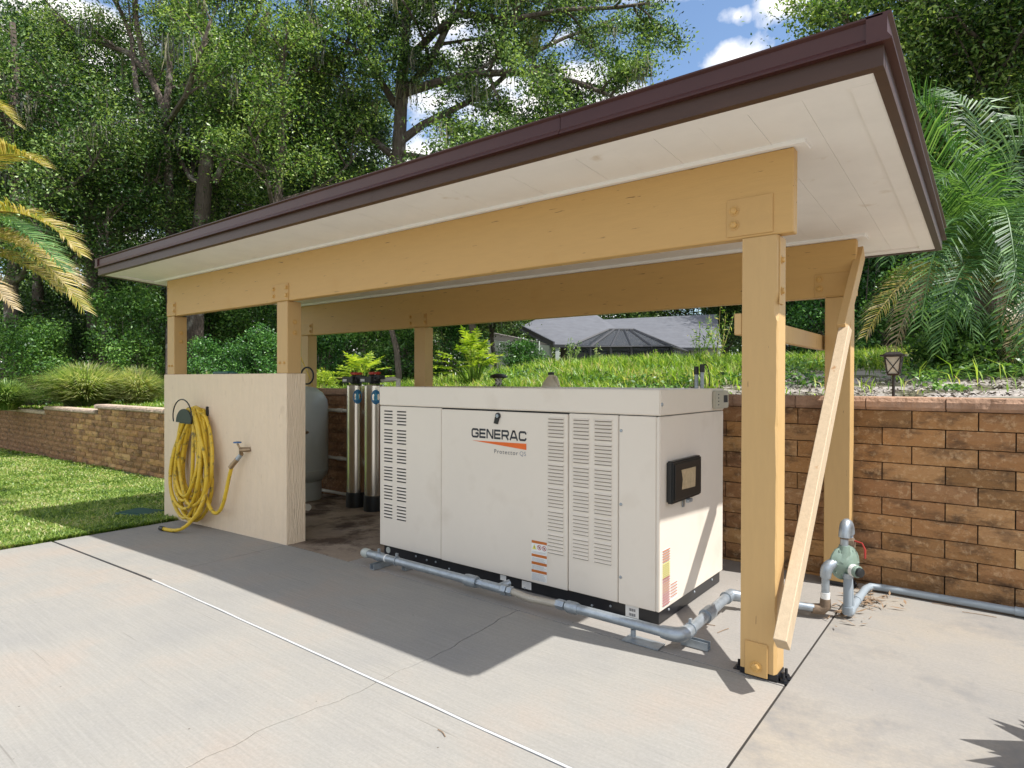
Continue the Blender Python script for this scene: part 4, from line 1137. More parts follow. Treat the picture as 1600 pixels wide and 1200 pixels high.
part('valve_lever', MB().tube([(dn.x + 0.03, dn.y - .01, 0.43), (dn.x + 0.07, dn.y - .02, 0.425), (dn.x + 0.085, dn.y - .02, 0.39), (dn.x + 0.085, dn.y - .02, 0.34)], [0.005, 0.004, 0.006, 0.006], 8), redl_m, rg_, smooth=True)
q0 = Vector((0.105, 1.06, 0))
part('lower_pipe', MB().tube([(q0.x, q0.y, 0.25), (q0.x, q0.y, 0.06)], 0.022, 14), pvc_grey, rg_, smooth=True)
part('pipe_collar', MB().tube([(q0.x, q0.y, 0.235), (q0.x, q0.y, 0.262)], 0.030, 14), galv_m, rg_, smooth=True)
pr_ = [(q0.x, q0.y, 0.08), (q0.x, q0.y, 0.035), (q0.x + .005, q0.y + .05, 0.028), (0.115, 1.60, 0.030), (0.135, 1.675, 0.032), (0.20, 1.695, 0.032), (2.6, 1.72, 0.032)]
part('floor_pipe', MB().tube([pr_[0], pr_[1], pr_[2], (0.11, 1.35, 0.029), pr_[3], pr_[4], pr_[5], (1.2, 1.705, .032), pr_[6]], 0.0225, 14), pvc_grey, rg_, smooth=True)
mb = MB(); mb.tube([(q0.x, q0.y, 0.07), (q0.x, q0.y, 0.04), (q0.x + .003, q0.y + .03, 0.030), (q0.x + 0.003, q0.y + 0.07, 0.029)], 0.028, 14)
mb.tube([(0.108, 1.33, 0.029), (0.109, 1.40, 0.029)], 0.027, 12); mb.tube([(0.86, 1.702, 0.032), (0.92, 1.703, 0.032)], 0.027, 12)
part('pipe_fittings', mb, pvc_grey, rg_, smooth=True)

# litter of dry leaves by the regulator
mb = MB(); r3 = random.Random(5)
for k in range(150):
    a = r3.random() * 6.28; rr = abs(r3.gauss(0, 0.12)); cx_, cy_ = (0.16, 1.45) if k % 3 else (0.08, 1.12)
    x, y = cx_ + rr * math.cos(a) * 0.7, cy_ + rr * math.sin(a) * 1.3
    if y > 1.79: continue
    d = Vector((r3.uniform(-1, 1), r3.uniform(-1, 1), r3.uniform(-.15, .25))).normalized(); L_ = r3.uniform(0.015, 0.05)
    wv = Vector((-d.y, d.x, 0.1)) * L_ * r3.uniform(0.06, 0.25); p = Vector((x, y, 0.006 + r3.random() * 0.02))
    mb.add([p - d * L_, p + wv, p + d * L_, p - wv], [(0, 1, 2, 3)])
tag(part('leaf_litter', mb, dry_m, None), 'dry brown leaf litter and twigs caught around the pipes by the wall', 'leaf litter', kind='stuff')
# a few stray twigs on the slab
mb = MB()
for px_, py_, a_, L_ in ((1100, 975, 0.3, .06), (1130, 985, 1.3, .05), (690, 1145, -.3, .03), (1475, 945, 0.1, .06), (1530, 960, .1, .08)):
    q = on_z(px_, py_, 0.004); d = Vector((math.cos(a_), math.sin(a_), 0)) * L_
    mb.tube([q - d, q + Vector((0, .006, 0)), q + d], 0.0018, 5)
tag(part('twigs', mb, dry_m, None), 'scattered thin dry twigs on the concrete', 'twigs', kind='stuff')

# ------------------------------------------------------------------ water equipment behind the half wall
tk = on_y(474, 600, 1.42); TZ = low_z(tk.x)
tank = thing('pressure_tank', (tk.x, 1.42, TZ), 'grey green steel pressure tank standing behind the cream half wall', 'tank')
rT = 0.285
prof_t = [(0.02, 0.20), (0.12, 0.205), (0.22, 0.235), (rT - 0.01, 0.30), (rT, 0.36), (rT, 1.12), (rT - 0.012, 1.19), (rT - 0.06, 1.27), (0.15, 1.33), (0.03, 1.35)]
part('shell', MB().lathe(prof_t, (tk.x, 1.42, TZ), 40), tank_m, tank, smooth=True)
part('base_ring', MB().lathe([(0.20, 0.0), (0.21, 0.01), (0.21, 0.22), (0.20, 0.23)], (tk.x, 1.42, TZ), 32), tank_m, tank, smooth=True)
part('weld_seam', MB().lathe([(rT + .001, 0.352), (rT + .004, 0.36), (rT + .001, 0.368)], (tk.x, 1.42, TZ), 40), tank_m, tank, smooth=True)
sp = on_y(481, 679, 1.14)
part('spigot', MB().tube([(sp.x - 0.05, 1.17, sp.z + .02), (sp.x, 1.10, sp.z + .02), (sp.x + 0.03, 1.06, sp.z - 0.005), (sp.x + 0.04, 1.05, sp.z - 0.04)], [0.016, 0.02, 0.016, 0.012], 10).box(sp.x - .03, sp.x + .03, 1.09, 1.105, sp.z + .05, sp.z + .058).cyl((sp.x, 1.10, sp.z + .02), (sp.x, 1.10, sp.z + .055), .007, 8), brass_m, tank, smooth=True)
rc = on_y(480, 587, 1.25)
ringp = [(rc.x + 0.075 * math.cos(a), 1.25 + 0.03 * math.cos(a), rc.z + 0.095 * math.sin(a)) for a in [2 * math.pi * k / 24 for k in range(25)]]
part('black_cable_loop', MB().tube(ringp, 0.010, 8), black_p, tank, smooth=True)
cs = on_y(467, 545, 1.45)
mb = MB().tube(bez([cs, cs + Vector((0.02, 0, -0.12)), cs + Vector((0.12, 0, -0.20)), cs + Vector((0.22, 0, -0.33)), cs + Vector((0.25, 0.02, -0.45))], 14), 0.006, 6)
tag(part('extension_cable', mb, yellow_m, None, smooth=True), 'thin orange yellow cable hanging beside the rear left post', 'cable')
wp = on_z(480, 795, 0.03)
mb = MB().tube([(wp.x - 0.25, wp.y, 0.045), (wp.x, wp.y, 0.045), (wp.x + 0.03, wp.y - 0.01, 0.05)], [0.03, 0.032, 0.034], 14)
tag(part('pipe_stub', mb, pvc_white, None, smooth=True), 'short white plastic pipe end on the floor beside the half wall', 'pipe')
# softeners
def softener(px0, px1, yc, lab):
    c = on_y((px0 + px1) / 2, 700, yc); gz = low_z(c.x)
    dcam = (Vector((c.x, yc, 0)) - Vector((CAM.x, CAM.y, 0))).dot(Vector((fw.x, fw.y, 0)).normalized())
    r = (px1 - px0) / 2 / F_PX * dcam * 1.06
    t = thing('water_softener', (c.x, yc, gz), lab, 'water softener', 'water softener cylinders')
    topz = on_y((px0 + px1) / 2, 601, yc).z
    part('base', MB().lathe([(r + .008, 0), (r + .010, 0.01), (r + .006, 0.16), (r, 0.165)], (c.x, yc, gz), 32), black_p, t, smooth=True)
    part('jacket', MB().lathe([(r, 0.166), (r, topz - gz - 0.012), (r - 0.012, topz - gz), (0.03, topz - gz + 0.004)], (c.x, yc, gz), 48), steel_m, t, smooth=True)
    h = part('control_head', MB().lathe([(0.055, 0.0), (0.06, 0.01), (0.05, 0.03), (0.062, 0.035), (0.062, 0.085), (0.045, 0.10)], (c.x, yc, topz + 0.006), 20)
             .box(c.x - 0.14, c.x + 0.04, yc - 0.085, yc + 0.06, topz + 0.022, topz + 0.085).box(c.x - 0.05, c.x + 0.12, yc - 0.04, yc + 0.04, topz + 0.06, topz + 0.10), black_p, t, bevel=0.0)
    part('gauge_window', MB().box(c.x - 0.125, c.x - 0.06, yc - 0.089, yc - 0.0855, topz + 0.034, topz + 0.06), white_label, h)
    mb = MB(); mb.lathe([(0.052, 0.0), (0.055, 0.008), (0.055, 0.02), (0.03, 0.028)], (c.x, yc, topz + 0.108), 12)
    for k in range(6):
        a = k * math.pi / 3; mb.box(c.x + 0.05 * math.cos(a) - .009, c.x + 0.05 * math.cos(a) + .009, yc + 0.05 * math.sin(a) - .009, yc + 0.05 * math.sin(a) + .009, topz + .112, topz + .136)
    part('knob', mb, red_m, h)
    # oval label curved onto the jacket, facing the driveway
    fa_ = math.atan2(CAM.y - yc, CAM.x - c.x) + 0.12
    mb = MB(); n = 20; vs = [(0, 0)]
    for i in range(n): vs.append((0.050 * math.cos(2 * math.pi * i / n), 0.078 * math.sin(2 * math.pi * i / n)))
    tr_ = [(c.x + (r + .0015) * math.cos(fa_ + u / r), yc + (r + .0015) * math.sin(fa_ + u / r), topz - 0.13 + v_) for u, v_ in vs]
    mb.add(tr_, [(0, i + 1, (i + 1) % n + 1) for i in range(n)])
    part('oval_label', mb, bluelabel_m, t)
    dr = [(0.0, 0.052), (0.018, 0.015), (0.022, -0.012), (0.012, -0.036), (-0.010, -0.036), (-0.020, -0.012), (-0.016, 0.012)]
    mb = MB(); mb.add([(c.x + (r + .0025) * math.cos(fa_ + (u - .004) / r), yc + (r + .0025) * math.sin(fa_ + (u - .004) / r), topz - 0.13 + v_) for u, v_ in dr], [tuple(range(7))])
    part('label_mark', mb, M('pale_blue_ink', (0.06, 0.36, 0.52), 0.4), t)
    return t, c, topz
t1, c1, tz1 = softener(543, 570.5, 1.46, 'stainless steel water softener cylinder standing next to the grey green tank')
t2, c2, tz2 = softener(570.5, 600, 1.42, 'stainless steel water softener cylinder half hidden behind the generator')
mb = MB().tube([(c2.x + 0.06, 1.47, tz2 + .05), (c2.x + 0.22, 1.50, tz2 + .06), (c2.x + 0.27, 1.51, tz2 + .05), (c2.x + 0.275, 1.51, tz2 - 0.1)], 0.026, 12)
tag(part('white_pipe_elbow', mb, pvc_white, None, smooth=True), 'white plastic pipe elbow beside the softener heads behind the generator', 'pipe')
for k, (py0, lab) in enumerate(((640, 'upper'), (713, 'middle'), (766, 'lowest'))):
    a = on_y(505, py0, 1.76); b = on_y(552, py0 + 5, 1.76)
    mb = MB().tube([(-7.6, 1.76, a.z), (-4.0, 1.76, a.z)], 0.020, 12)
    if k < 2: mb.tube([(b.x - 0.3, 1.76, a.z), (b.x - 0.2, 1.76, a.z)], 0.026, 12)
    tag(part('wall_pipe', mb, pvc_white, None, smooth=True), '%s of three off-white plastic pipes along the block wall behind the tank' % lab, 'pipe', 'plastic pipes on the block wall')

# ------------------------------------------------------------------ small things behind the generator, on the bank
def lantern(base, s, lab, full=True):
    t = thing('garden_lantern', base, lab, 'garden lantern')
    b = Vector(base)
    H0 = 0.145 * s if full else 0.0
    if full: part('stake', MB().tube([b + Vector((0, 0, -0.03)), b + Vector((0.0, 0, H0))], 0.0085 * s, 8), lamp_m, t)
    mb = MB(); zz = b.z + H0
    mb.hexa([(b.x - .026 * s, b.y - .026 * s, zz), (b.x + .026 * s, b.y - .026 * s, zz), (b.x + .026 * s, b.y + .026 * s, zz), (b.x - .026 * s, b.y + .026 * s, zz)],
            [(b.x - .034 * s, b.y - .034 * s, zz + .012 * s), (b.x + .034 * s, b.y - .034 * s, zz + .012 * s), (b.x + .034 * s, b.y + .034 * s, zz + .012 * s), (b.x - .034 * s, b.y + .034 * s, zz + .012 * s)])
    part('lamp_base', mb, lamp_m, t)
    z0, z1 = zz + .012 * s, zz + .118 * s; a0, a1 = .030 * s, .044 * s
    def ringp(a, z): return [(b.x - a, b.y - a, z), (b.x + a, b.y - a, z), (b.x + a, b.y + a, z), (b.x - a, b.y + a, z)]
    part('lamp_glass', MB().hexa(ringp(a0 - .003, z0), ringp(a1 - .003, z1)), lglass_m, t)
    mb = MB(); lo, hi = ringp(a0, z0), ringp(a1, z1)
    for k in range(4):
        mb.tube([lo[k], hi[k]], 0.0045 * s, 5)
        n_ = (k + 1) % 4
        mb.tube([Vector(lo[k]), Vector(hi[n_])], 0.0028 * s, 5); mb.tube([Vector(lo[n_]), Vector(hi[k])], 0.0028 * s, 5)
        mb.tube([hi[k], hi[n_]], 0.0045 * s, 5)
    part('lamp_frame', mb, lamp_m, t)
    mb = MB(); mb.hexa(ringp(a1 + .022 * s, z1), ringp(a1 + .020 * s, z1 + .010 * s)); mb.hexa(ringp(a1 + .008 * s, z1 + .010 * s), ringp(a1 - .012 * s, z1 + .026 * s))
    part('lamp_cap', mb, lamp_m, t)
lb = on_y(1396, 612, 2.08)
lantern((lb.x, 2.08, 1.235), 1.12, 'dark bronze garden lantern with crossed bars on a stake behind the cap stones')
l2 = on_y(779, 600, 1.93)
t = thing('solar_lamp', (l2.x, 1.93, 1.26), 'small dark solar lamp with round cap seen above the middle of the generator', 'solar lamp')
part('lamp_base', MB().box(l2.x - .075, l2.x + .075, 1.88, 1.98, 1.256, 1.30), lamp_m, t, bevel=0.004)
mb = MB()
for k in range(6):
    a = k * math.pi / 3; mb.tube([(l2.x + .055 * math.cos(a), 1.93 + .055 * math.sin(a), 1.30), (l2.x + .03 * math.cos(a + 1), 1.93 + .03 * math.sin(a + 1), 1.345), (l2.x + .06 * math.cos(a), 1.93 + .06 * math.sin(a), 1.385)], 0.004, 5)
part('lamp_frame', mb, lamp_m, t)
part('lamp_glass', MB().lathe([(0.02, 0), (0.035, 0.03), (0.03, 0.08)], (l2.x, 1.93, 1.302), 14), lglass_m, t, smooth=True)
part('lamp_cap', MB().lathe([(0.075, 0), (0.09, 0.008), (0.075, 0.03), (0.04, 0.042), (0.01, 0.046)], (l2.x, 1.93, 1.383), 20), lamp_m, t, smooth=True)
# milk jug
jg = on_y(861, 600, 1.93)
t = thing('plastic_jug', (jg.x, 1.93, 1.26), 'milky plastic jug with dark cap standing behind the generator', 'jug')
part('body', MB().lathe([(0.085, 0), (0.09, 0.01), (0.09, 0.045), (0.075, 0.085), (0.035, 0.135), (0.026, 0.145), (0.026, 0.155)], (jg.x, 1.93, 1.256), 20), jug_m, t, smooth=True)
part('handle', MB().tube([(jg.x + .03, 1.93, 1.40), (jg.x + .065, 1.92, 1.39), (jg.x + .085, 1.92, 1.34), (jg.x + .08, 1.93, 1.30)], 0.012, 8), jug_m, t, smooth=True)
part('cap', MB().lathe([(0.030, 0), (0.030, 0.022), (0.024, 0.026)], (jg.x, 1.93, 1.412), 16), black_p, t, smooth=True)
# pair of capped pipes
ca = on_y(1088, 603, 1.55); cb_ = on_y(1097, 603, 1.55)
t = thing('capped_conduits', (ca.x, 1.55, 0.0), 'pair of grey conduits with black caps and a cable rising behind the generator', 'conduit')
zt = on_y(1088, 570, 1.55).z
for q, dz in ((ca, -0.012), (cb_, 0.004)):
    part('conduit', MB().tube([(q.x, 1.55, 0.0), (q.x, 1.55, zt - 0.05 + dz)], 0.014, 12), galv_m, t, smooth=True)
    part('cap', MB().tube([(q.x, 1.55, zt - 0.06 + dz), (q.x, 1.55, zt - .004 + dz), (q.x, 1.55, zt + dz)], [0.018, 0.018, 0.013], 12), black_p, t, smooth=True)
part('cable', MB().tube(bez([(cb_.x, 1.55, zt - .01), (cb_.x + .03, 1.55, zt + .03), (cb_.x + .06, 1.55, zt - .02), (cb_.x + .055, 1.55, zt - 0.16)], 10), 0.004, 6), black_p, t, smooth=True)
# irrigation valve box on the lawn
vb = on_z(222, 801, -0.085)
t = thing('valve_box', (vb.x, vb.y, -0.09), 'green plastic irrigation valve box lid set in the lawn beside the half wall', 'valve box')
part('lid', MB().box(-0.20, 0.20, -0.13, 0.13, 0, 0.045, mat=Matrix.Translation((vb.x, vb.y, -0.11)) @ Matrix.Rotation(0.3, 4, 'Z')), green_p, t, bevel=0.012, seg=2)
part('rim', MB().box(-0.22, 0.22, -0.15, 0.15, -0.06, 0.036, mat=Matrix.Translation((vb.x, vb.y, -0.11)) @ Matrix.Rotation(0.3, 4, 'Z')), green_p, t, bevel=0.004)

# ================================================================== vegetation
def quads_object(name, V, mat, parent=None, nper=4):
    """V: (N, nper, 3) array of small leaf polygons."""
    n = len(V)
    me = bpy.data.meshes.new(name)
    me.vertices.add(n * nper); me.vertices.foreach_set('co', V.astype(np.float32).reshape(-1))
    me.loops.add(n * nper); me.loops.foreach_set('vertex_index', np.arange(n * nper, dtype=np.int32))
    me.polygons.add(n); me.polygons.foreach_set('loop_start', np.arange(0, n * nper, nper, dtype=np.int32))
    me.polygons.foreach_set('loop_total', np.full(n, nper, dtype=np.int32))
    me.update(calc_edges=True)
    me.materials.append(mat)
    return link(name, me, parent)
def leafV(C, size, rg, upb=0.4, asp=0.45, drift=None):
    n = len(C)
    nrm = rg.normal(size=(n, 3)); nrm[:, 2] += upb * 2; nrm /= np.linalg.norm(nrm, axis=1)[:, None]
    d = rg.normal(size=(n, 3)); d -= nrm * (d * nrm).sum(1)[:, None]; d /= np.linalg.norm(d, axis=1)[:, None]
    wv = np.cross(nrm, d)
    s = (size * rg.uniform(0.6, 1.35, n))[:, None]
    V = np.empty((n, 4, 3))
    V[:, 0] = C - d * s * 0.5; V[:, 1] = C + wv * s * asp * 0.5 + nrm * s * 0.10 + d * s * .05
    V[:, 2] = C + d * s * 0.5; V[:, 3] = C - wv * s * asp * 0.5 + nrm * s * 0.10 + d * s * .05
    return V
def bladeV(B, h, wd, rg, lean=0.35, bend=0.5):
    n = len(B)
    a = rg.uniform(0, 2 * np.pi, n); hh = (h * rg.uniform(0.5, 1.3, n))[:, None]
    dr = np.stack([np.cos(a), np.sin(a), np.zeros(n)], 1); sd = np.stack([-np.sin(a), np.cos(a), np.zeros(n)], 1)
    ln = (rg.uniform(0.05, 1, n) * lean)[:, None]
    ww = (wd * rg.uniform(0.7, 1.3, n))[:, None]
    z = np.array([0, 0, 1.0])
    mid = B + hh * 0.55 * (z + dr * ln * 0.6)
    tip = B + hh * (z * (1 - bend * ln * 0.6) + dr * ln * 1.6)
    V = np.empty((n, 4, 3))
    V[:, 0] = B - sd * ww * 0.5; V[:, 1] = mid + sd * ww * 0.5; V[:, 2] = tip; V[:, 3] = mid - sd * ww * 0.5
    V[:, 0] = B
    return V
def at(px, dist):                       # a spot on the ground plan: bearing as seen in the photo, distance along the view axis
    q = far(px, 590, dist); return (q.x, q.y)

class Tree:
    def __init__(s, seed): s.r = random.Random(seed); s.mb = MB(); s.tips = []; s.mossp = []
    def limb(s, pts, r0, r1, n=8):
        k = len(pts); s.mb.tube(pts, [r0 + (r1 - r0) * (i / (k - 1)) ** 0.8 for i in range(k)], n, caps=False)
    def wob(s, p, d, L, k, amp, droop=0.0):
        pts = [Vector(p)]; d = Vector(d).normalized()
        for i in range(k):
            d = (d + Vector((s.r.uniform(-1, 1), s.r.uniform(-1, 1), s.r.uniform(-.7, .7) - droop)) * amp).normalized()
            pts.append(pts[-1] + d * L / k)
        return pts
    def sub(s, pts, r, level, L, cnt, t0=0.25, upb=0.25):
        for c in range(cnt):
            t = t0 + (1 - t0) * (c + s.r.random()) / cnt
            f = t * (len(pts) - 1); i = min(int(f), len(pts) - 2); p = Vector(pts[i]).lerp(Vector(pts[i + 1]), f - i)
            ax = (Vector(pts[i + 1]) - Vector(pts[i])).normalized()
            rv = Vector((s.r.gauss(0, 1), s.r.gauss(0, 1), s.r.gauss(0, .7))); rv = (rv - ax * rv.dot(ax)).normalized()
            d = (ax * s.r.uniform(0.3, 0.9) + rv * 0.9 + Vector((0, 0, upb))).normalized()
            LL = L * s.r.uniform(0.6, 1.2) * (1.1 - 0.4 * t); rr = max(r * (1 - 0.5 * t) * 0.5, 0.012)
            q = s.wob(p, d, LL, 4, 0.22, 0.02)
            s.limb(q, rr, rr * 0.4, 5 if level > 1 else 3)
            if level > 1: s.sub(q, rr, level - 1, L * 0.55, 4, 0.2, upb * 0.6)
            s.tips += q[1:] if level == 1 else q[3:]
            if s.r.random() < 0.25: s.mossp.append(q[-1])
def make_tree(label, trunk_pts, r0, r1, limbs, mat, leaf=0.09, per=55, spread=0.30, seed=1, moss=0, Lsub=1.8, nsub=7, group=None, level=2, name='oak_tree', maxz=99):
    """trunk_pts: list of points; limbs: list of (points, r0, r1)"""
    T = Tree(seed); rg = np.random.default_rng(seed)
    T.limb(trunk_pts, r0, r1, 10)
    for lp, a, b in limbs:
        T.limb(lp, a, b, 8); T.sub(lp, a, level, Lsub, nsub)
    T.sub(trunk_pts, r1, level, Lsub, nsub, 0.55)
    base = Vector(trunk_pts[0])
    t = thing(name, base, label, 'tree', group)
    part('trunk', T.mb, bark_m, t, smooth=True)
    tips = np.array([tuple(p) for p in T.tips])
    tips = tips[tips[:, 2] < maxz]
    wts = rg.uniform(0.25, 1.9, len(tips)) ** 1.3
    C = np.repeat(tips, np.maximum(1, (per * wts)).astype(int), axis=0)
    off = rg.normal(size=C.shape); far_ = (rg.random(len(C)) < .22)[:, None]
    C = C + off * np.array([spread, spread, spread * 0.6]) * np.where(far_, 1.25, .62)
    o = quads_object('crown', leafV(C, leaf, rg, upb=.55), mat, t); o.matrix_parent_inverse = parent_world(t).inverted()
    if moss:
        mb = MB(); sel = T.mossp[:]; T.r.shuffle(sel)
        for p in sel[:moss]:
            for k in range(14):
                q = Vector(p) + Vector((T.r.gauss(0, .13), T.r.gauss(0, .13), T.r.uniform(-.1, .05))); L_ = T.r.uniform(0.3, 1.0)
                a = T.r.uniform(0, 6.28); d = Vector((math.cos(a), math.sin(a), 0)) * 0.018
                q2 = q + Vector((T.r.gauss(0, .06), T.r.gauss(0, .06), -L_ * .5)); q3 = q2 + Vector((T.r.gauss(0, .05), T.r.gauss(0, .05), -L_ * .5))
                mb.add([q - d * .5, q + d * .5, q2 + d, q2 - d, q3], [(0, 1, 2, 3), (3, 2, 4)])
        part('hanging_moss', mb, moss_m, t, kind='stuff')
    return t
def auto_tree(label, px, dist, height, r, seed, mat, lean=(0, 0), nl=7, lmin=0.3, reach=3.0, z0=None, **k):
    q = random.Random(seed + 900)
    x, y = at(px, dist); z0 = terr(x, y) - 0.1 if z0 is None else z0
    tp = []; 
    for i in range(8):
        f = i / 7
        tp.append(Vector((x + lean[0] * f * height + q.uniform(-.12, .12) * (i > 0), y + lean[1] * f * height + q.uniform(-.12, .12) * (i > 0), z0 + height * 0.85 * f)))
    limbs = []
    for j in range(nl):
        f = lmin + (0.95 - lmin) * (j + q.random() * .6) / nl; i = min(int(f * 7), 6); p = tp[i].lerp(tp[i + 1], f * 7 - i)
        a = 2.4 * j + q.uniform(-.5, .5); el = q.uniform(0.15, 0.7)
        L_ = reach * q.uniform(0.7, 1.2) * (1.1 - 0.35 * f)
        d = Vector((math.cos(a) * math.cos(el), math.sin(a) * math.cos(el), math.sin(el)))
        pts = [p]
        for s_ in range(6):
            d = (d + Vector((q.uniform(-.25, .25), q.uniform(-.25, .25), q.uniform(-.12, .2)))).normalized(); pts.append(pts[-1] + d * L_ / 6)
        limbs.append((pts, r * 0.5 * (1 - .4 * f), r * 0.12))
    return make_tree(label, tp, r, r * 0.35, limbs, mat, seed=seed, **k)

# --- the big oak behind the roof, its limbs traced at its own distance
D = 20.0
def F(px, py, d=D): return far(px, py, d)
bx_, by_ = at(628, D)
trunk = [Vector((bx_, by_, terr(bx_, by_) - .1)), F(620, 480), F(618, 330), F(624, 220), F(628, 140), F(632, 60), F(640, -40), F(650, -140)]
limbs = [([F(628, 150), F(670, 100), F(700, 40, 19.5), F(740, -20, 19), F(790, -80, 18)], .16, .06),
         ([F(628, 145), F(680, 130, 19.5), F(740, 116, 19), F(820, 112, 18.5), F(900, 128, 18), F(960, 152, 18)], .17, .05),
         ([F(624, 222), F(660, 195), F(700, 175, 20.5), F(760, 145, 21), F(820, 90, 21.5), F(880, 60, 22), F(960, 30, 22)], .15, .05),
         ([F(630, 100), F(680, 50, 19.5), F(720, 20, 19), F(800, 30, 18.5), F(880, 15, 18), F(960, 12, 18), F(1015, 5, 18)], .13, .04),
         ([F(618, 165), F(590, 118), F(560, 80, 19), F(500, 40, 18.5)], .13, .05),
         ([F(622, 250), F(560, 200, 21), F(500, 160, 22), F(450, 90, 22)], .13, .05),
         ([F(640, -20), F(700, -90, 19), F(800, -120, 18)], .12, .05),
         ([F(622, 240), F(700, 250, 19), F(780, 235, 18), F(860, 205, 17.5)], .09, .03),
         ([F(620, 300), F(680, 300, 19), F(740, 280, 18)], .08, .03),
         ([F(634, 20), F(570, -60, 21), F(480, -90, 22)], .12, .05)]
make_tree('large mossy live oak with a thick dark trunk rising behind the brown roof edge', trunk, .30, .13, limbs, oak_leaf, leaf=0.11, per=62, spread=.30, seed=21, moss=70, Lsub=2.1, nsub=11)
# --- slender multi-stem oak on the left
D = 17.0
bx_, by_ = at(268, D)
trunk = [Vector((bx_, by_, terr(bx_, by_) - .1)), F(268, 430), F(266, 330), F(262, 260), F(258, 190), F(252, 160), F(236, 120), F(222, 80), F(212, 30), F(208, -60)]
limbs = [([F(262, 245), F(258, 180), F(264, 130), F(268, 60), F(272, -20), F(270, -90)], .13, .07),
         ([F(236, 120), F(200, 82), F(160, 68), F(120, 50), F(80, 20)], .11, .04),
         ([F(222, 190), F(212, 130), F(206, 60), F(190, 20), F(160, -30)], .10, .05),
         ([F(262, 300), F(240, 280), F(200, 268), F(150, 262)], .08, .03),
         ([F(258, 200), F(290, 150, 16.5), F(310, 90, 16), F(330, 30, 16)], .09, .04)]
make_tree('slender many stemmed oak with leaning pale brown trunks above the left end of the roof', trunk, .17, .08, limbs, oak_leaf2, leaf=0.09, per=44, spread=.28, seed=22, moss=26, Lsub=1.7, nsub=6)
# --- leaning thick oak, whose foot shows between the left posts
D = 20.5
bx_, by_ = at(304, D)
trunk = [Vector((bx_, by_, terr(bx_, by_) - .1)), F(303, 520), F(306, 420), F(316, 330), F(322, 260), F(330, 200), F(338, 160), F(356, 130), F(390, 80), F(420, 20)]
limbs = [([F(336, 285), F(352, 250), F(372, 225), F(400, 205), F(440, 190)], .13, .05),
         ([F(334, 180), F(320, 130), F(322, 70), F(318, 10), F(330, -60)], .14, .06),
         ([F(322, 290), F(298, 280), F(288, 262), F(270, 220)], .10, .04),
         ([F(356, 130), F(380, 60, 19), F(410, 0, 18.5), F(470, -60, 18)], .12, .05)]
make_tree('thick leaning oak with grey furrowed foot seen between the two left front posts', trunk, .33, .12, limbs, oak_leaf, leaf=0.10, per=44, spread=.28, seed=23, moss=14, Lsub=1.9, nsub=6)
x, y = at(327, 22)
auto_tree('pale barked oak just right of the thick leaning oak', 329, 22, 10, .19, 24, oak_leaf2, lean=(.05, 0), leaf=.10, per=22, spread=.4, nl=6, reach=2.6)
auto_tree('dark trunked oak on the far left behind the yellow palm fronds', 146, 20, 11.5, .24, 25, dark_leaf, lean=(-.02, 0), leaf=.10, per=26, spread=.4, nl=8, reach=3.4, moss=10)
auto_tree('thin dark oak beside the far left oak, above the pale grass clump', 160, 19.5, 10, .10, 26, oak_leaf, leaf=.10, per=22, spread=.38, nl=6, reach=2.6)
auto_tree('tall oak at the left edge of the picture above the yellow fronds', 20, 18, 13, .22, 27, oak_leaf, leaf=.10, per=26, spread=.38, nl=8, reach=3.2, moss=14)
auto_tree('bright leaved oak between the leaning oak and the large mossy oak', 440, 19, 12.5, .22, 28, oak_leaf2, leaf=.095, per=30, spread=.36, nl=9, reach=3.2, lmin=.35, moss=10)
auto_tree('tall dark oak behind the slender oak at the upper left', 60, 23, 16, .24, 35, dark_leaf, leaf=.13, per=34, spread=.45, nl=10, reach=4.0)
auto_tree('tall dark oak behind the leaning oak trunks', 300, 25, 16, .24, 36, dark_leaf, leaf=.13, per=34, spread=.45, nl=10, reach=4.0)
auto_tree('dark oak filling the gap left of the large mossy oak', 530, 24, 13.5, .24, 29, dark_leaf, leaf=.13, per=36, spread=.45, nl=8, reach=3.6)
auto_tree('far oak standing between the slender oak and the left edge', 110, 26, 15, .26, 30, oak_leaf2, leaf=.14, per=34, spread=.5, nl=8, reach=4.0)
auto_tree('far oak behind the leaning thick oak', 360, 28, 14, .26, 31, dark_leaf, leaf=.15, per=36, spread=.5, nl=8, reach=4.2)
auto_tree('young pale green tree just above the roof edge below the large mossy oak', 618, 15, 5.2, .09, 32, lime_leaf, leaf=.10, per=9, spread=.26, nl=5, reach=1.2, lmin=.55, Lsub=.8)
auto_tree('pale mossy trunked small tree behind the rear middle post', 742, 15.5, 5.0, .12, 33, oak_leaf, leaf=.09, per=30, spread=.3, nl=6, reach=1.8, lmin=.45, moss=16, Lsub=1.1)
auto_tree('small tree hiding the left corner of the grey roofed house', 772, 20, 4.0, .10, 51, oak_leaf, leaf=.10, per=26, spread=.32, nl=7, reach=1.5, lmin=.45, Lsub=.9)
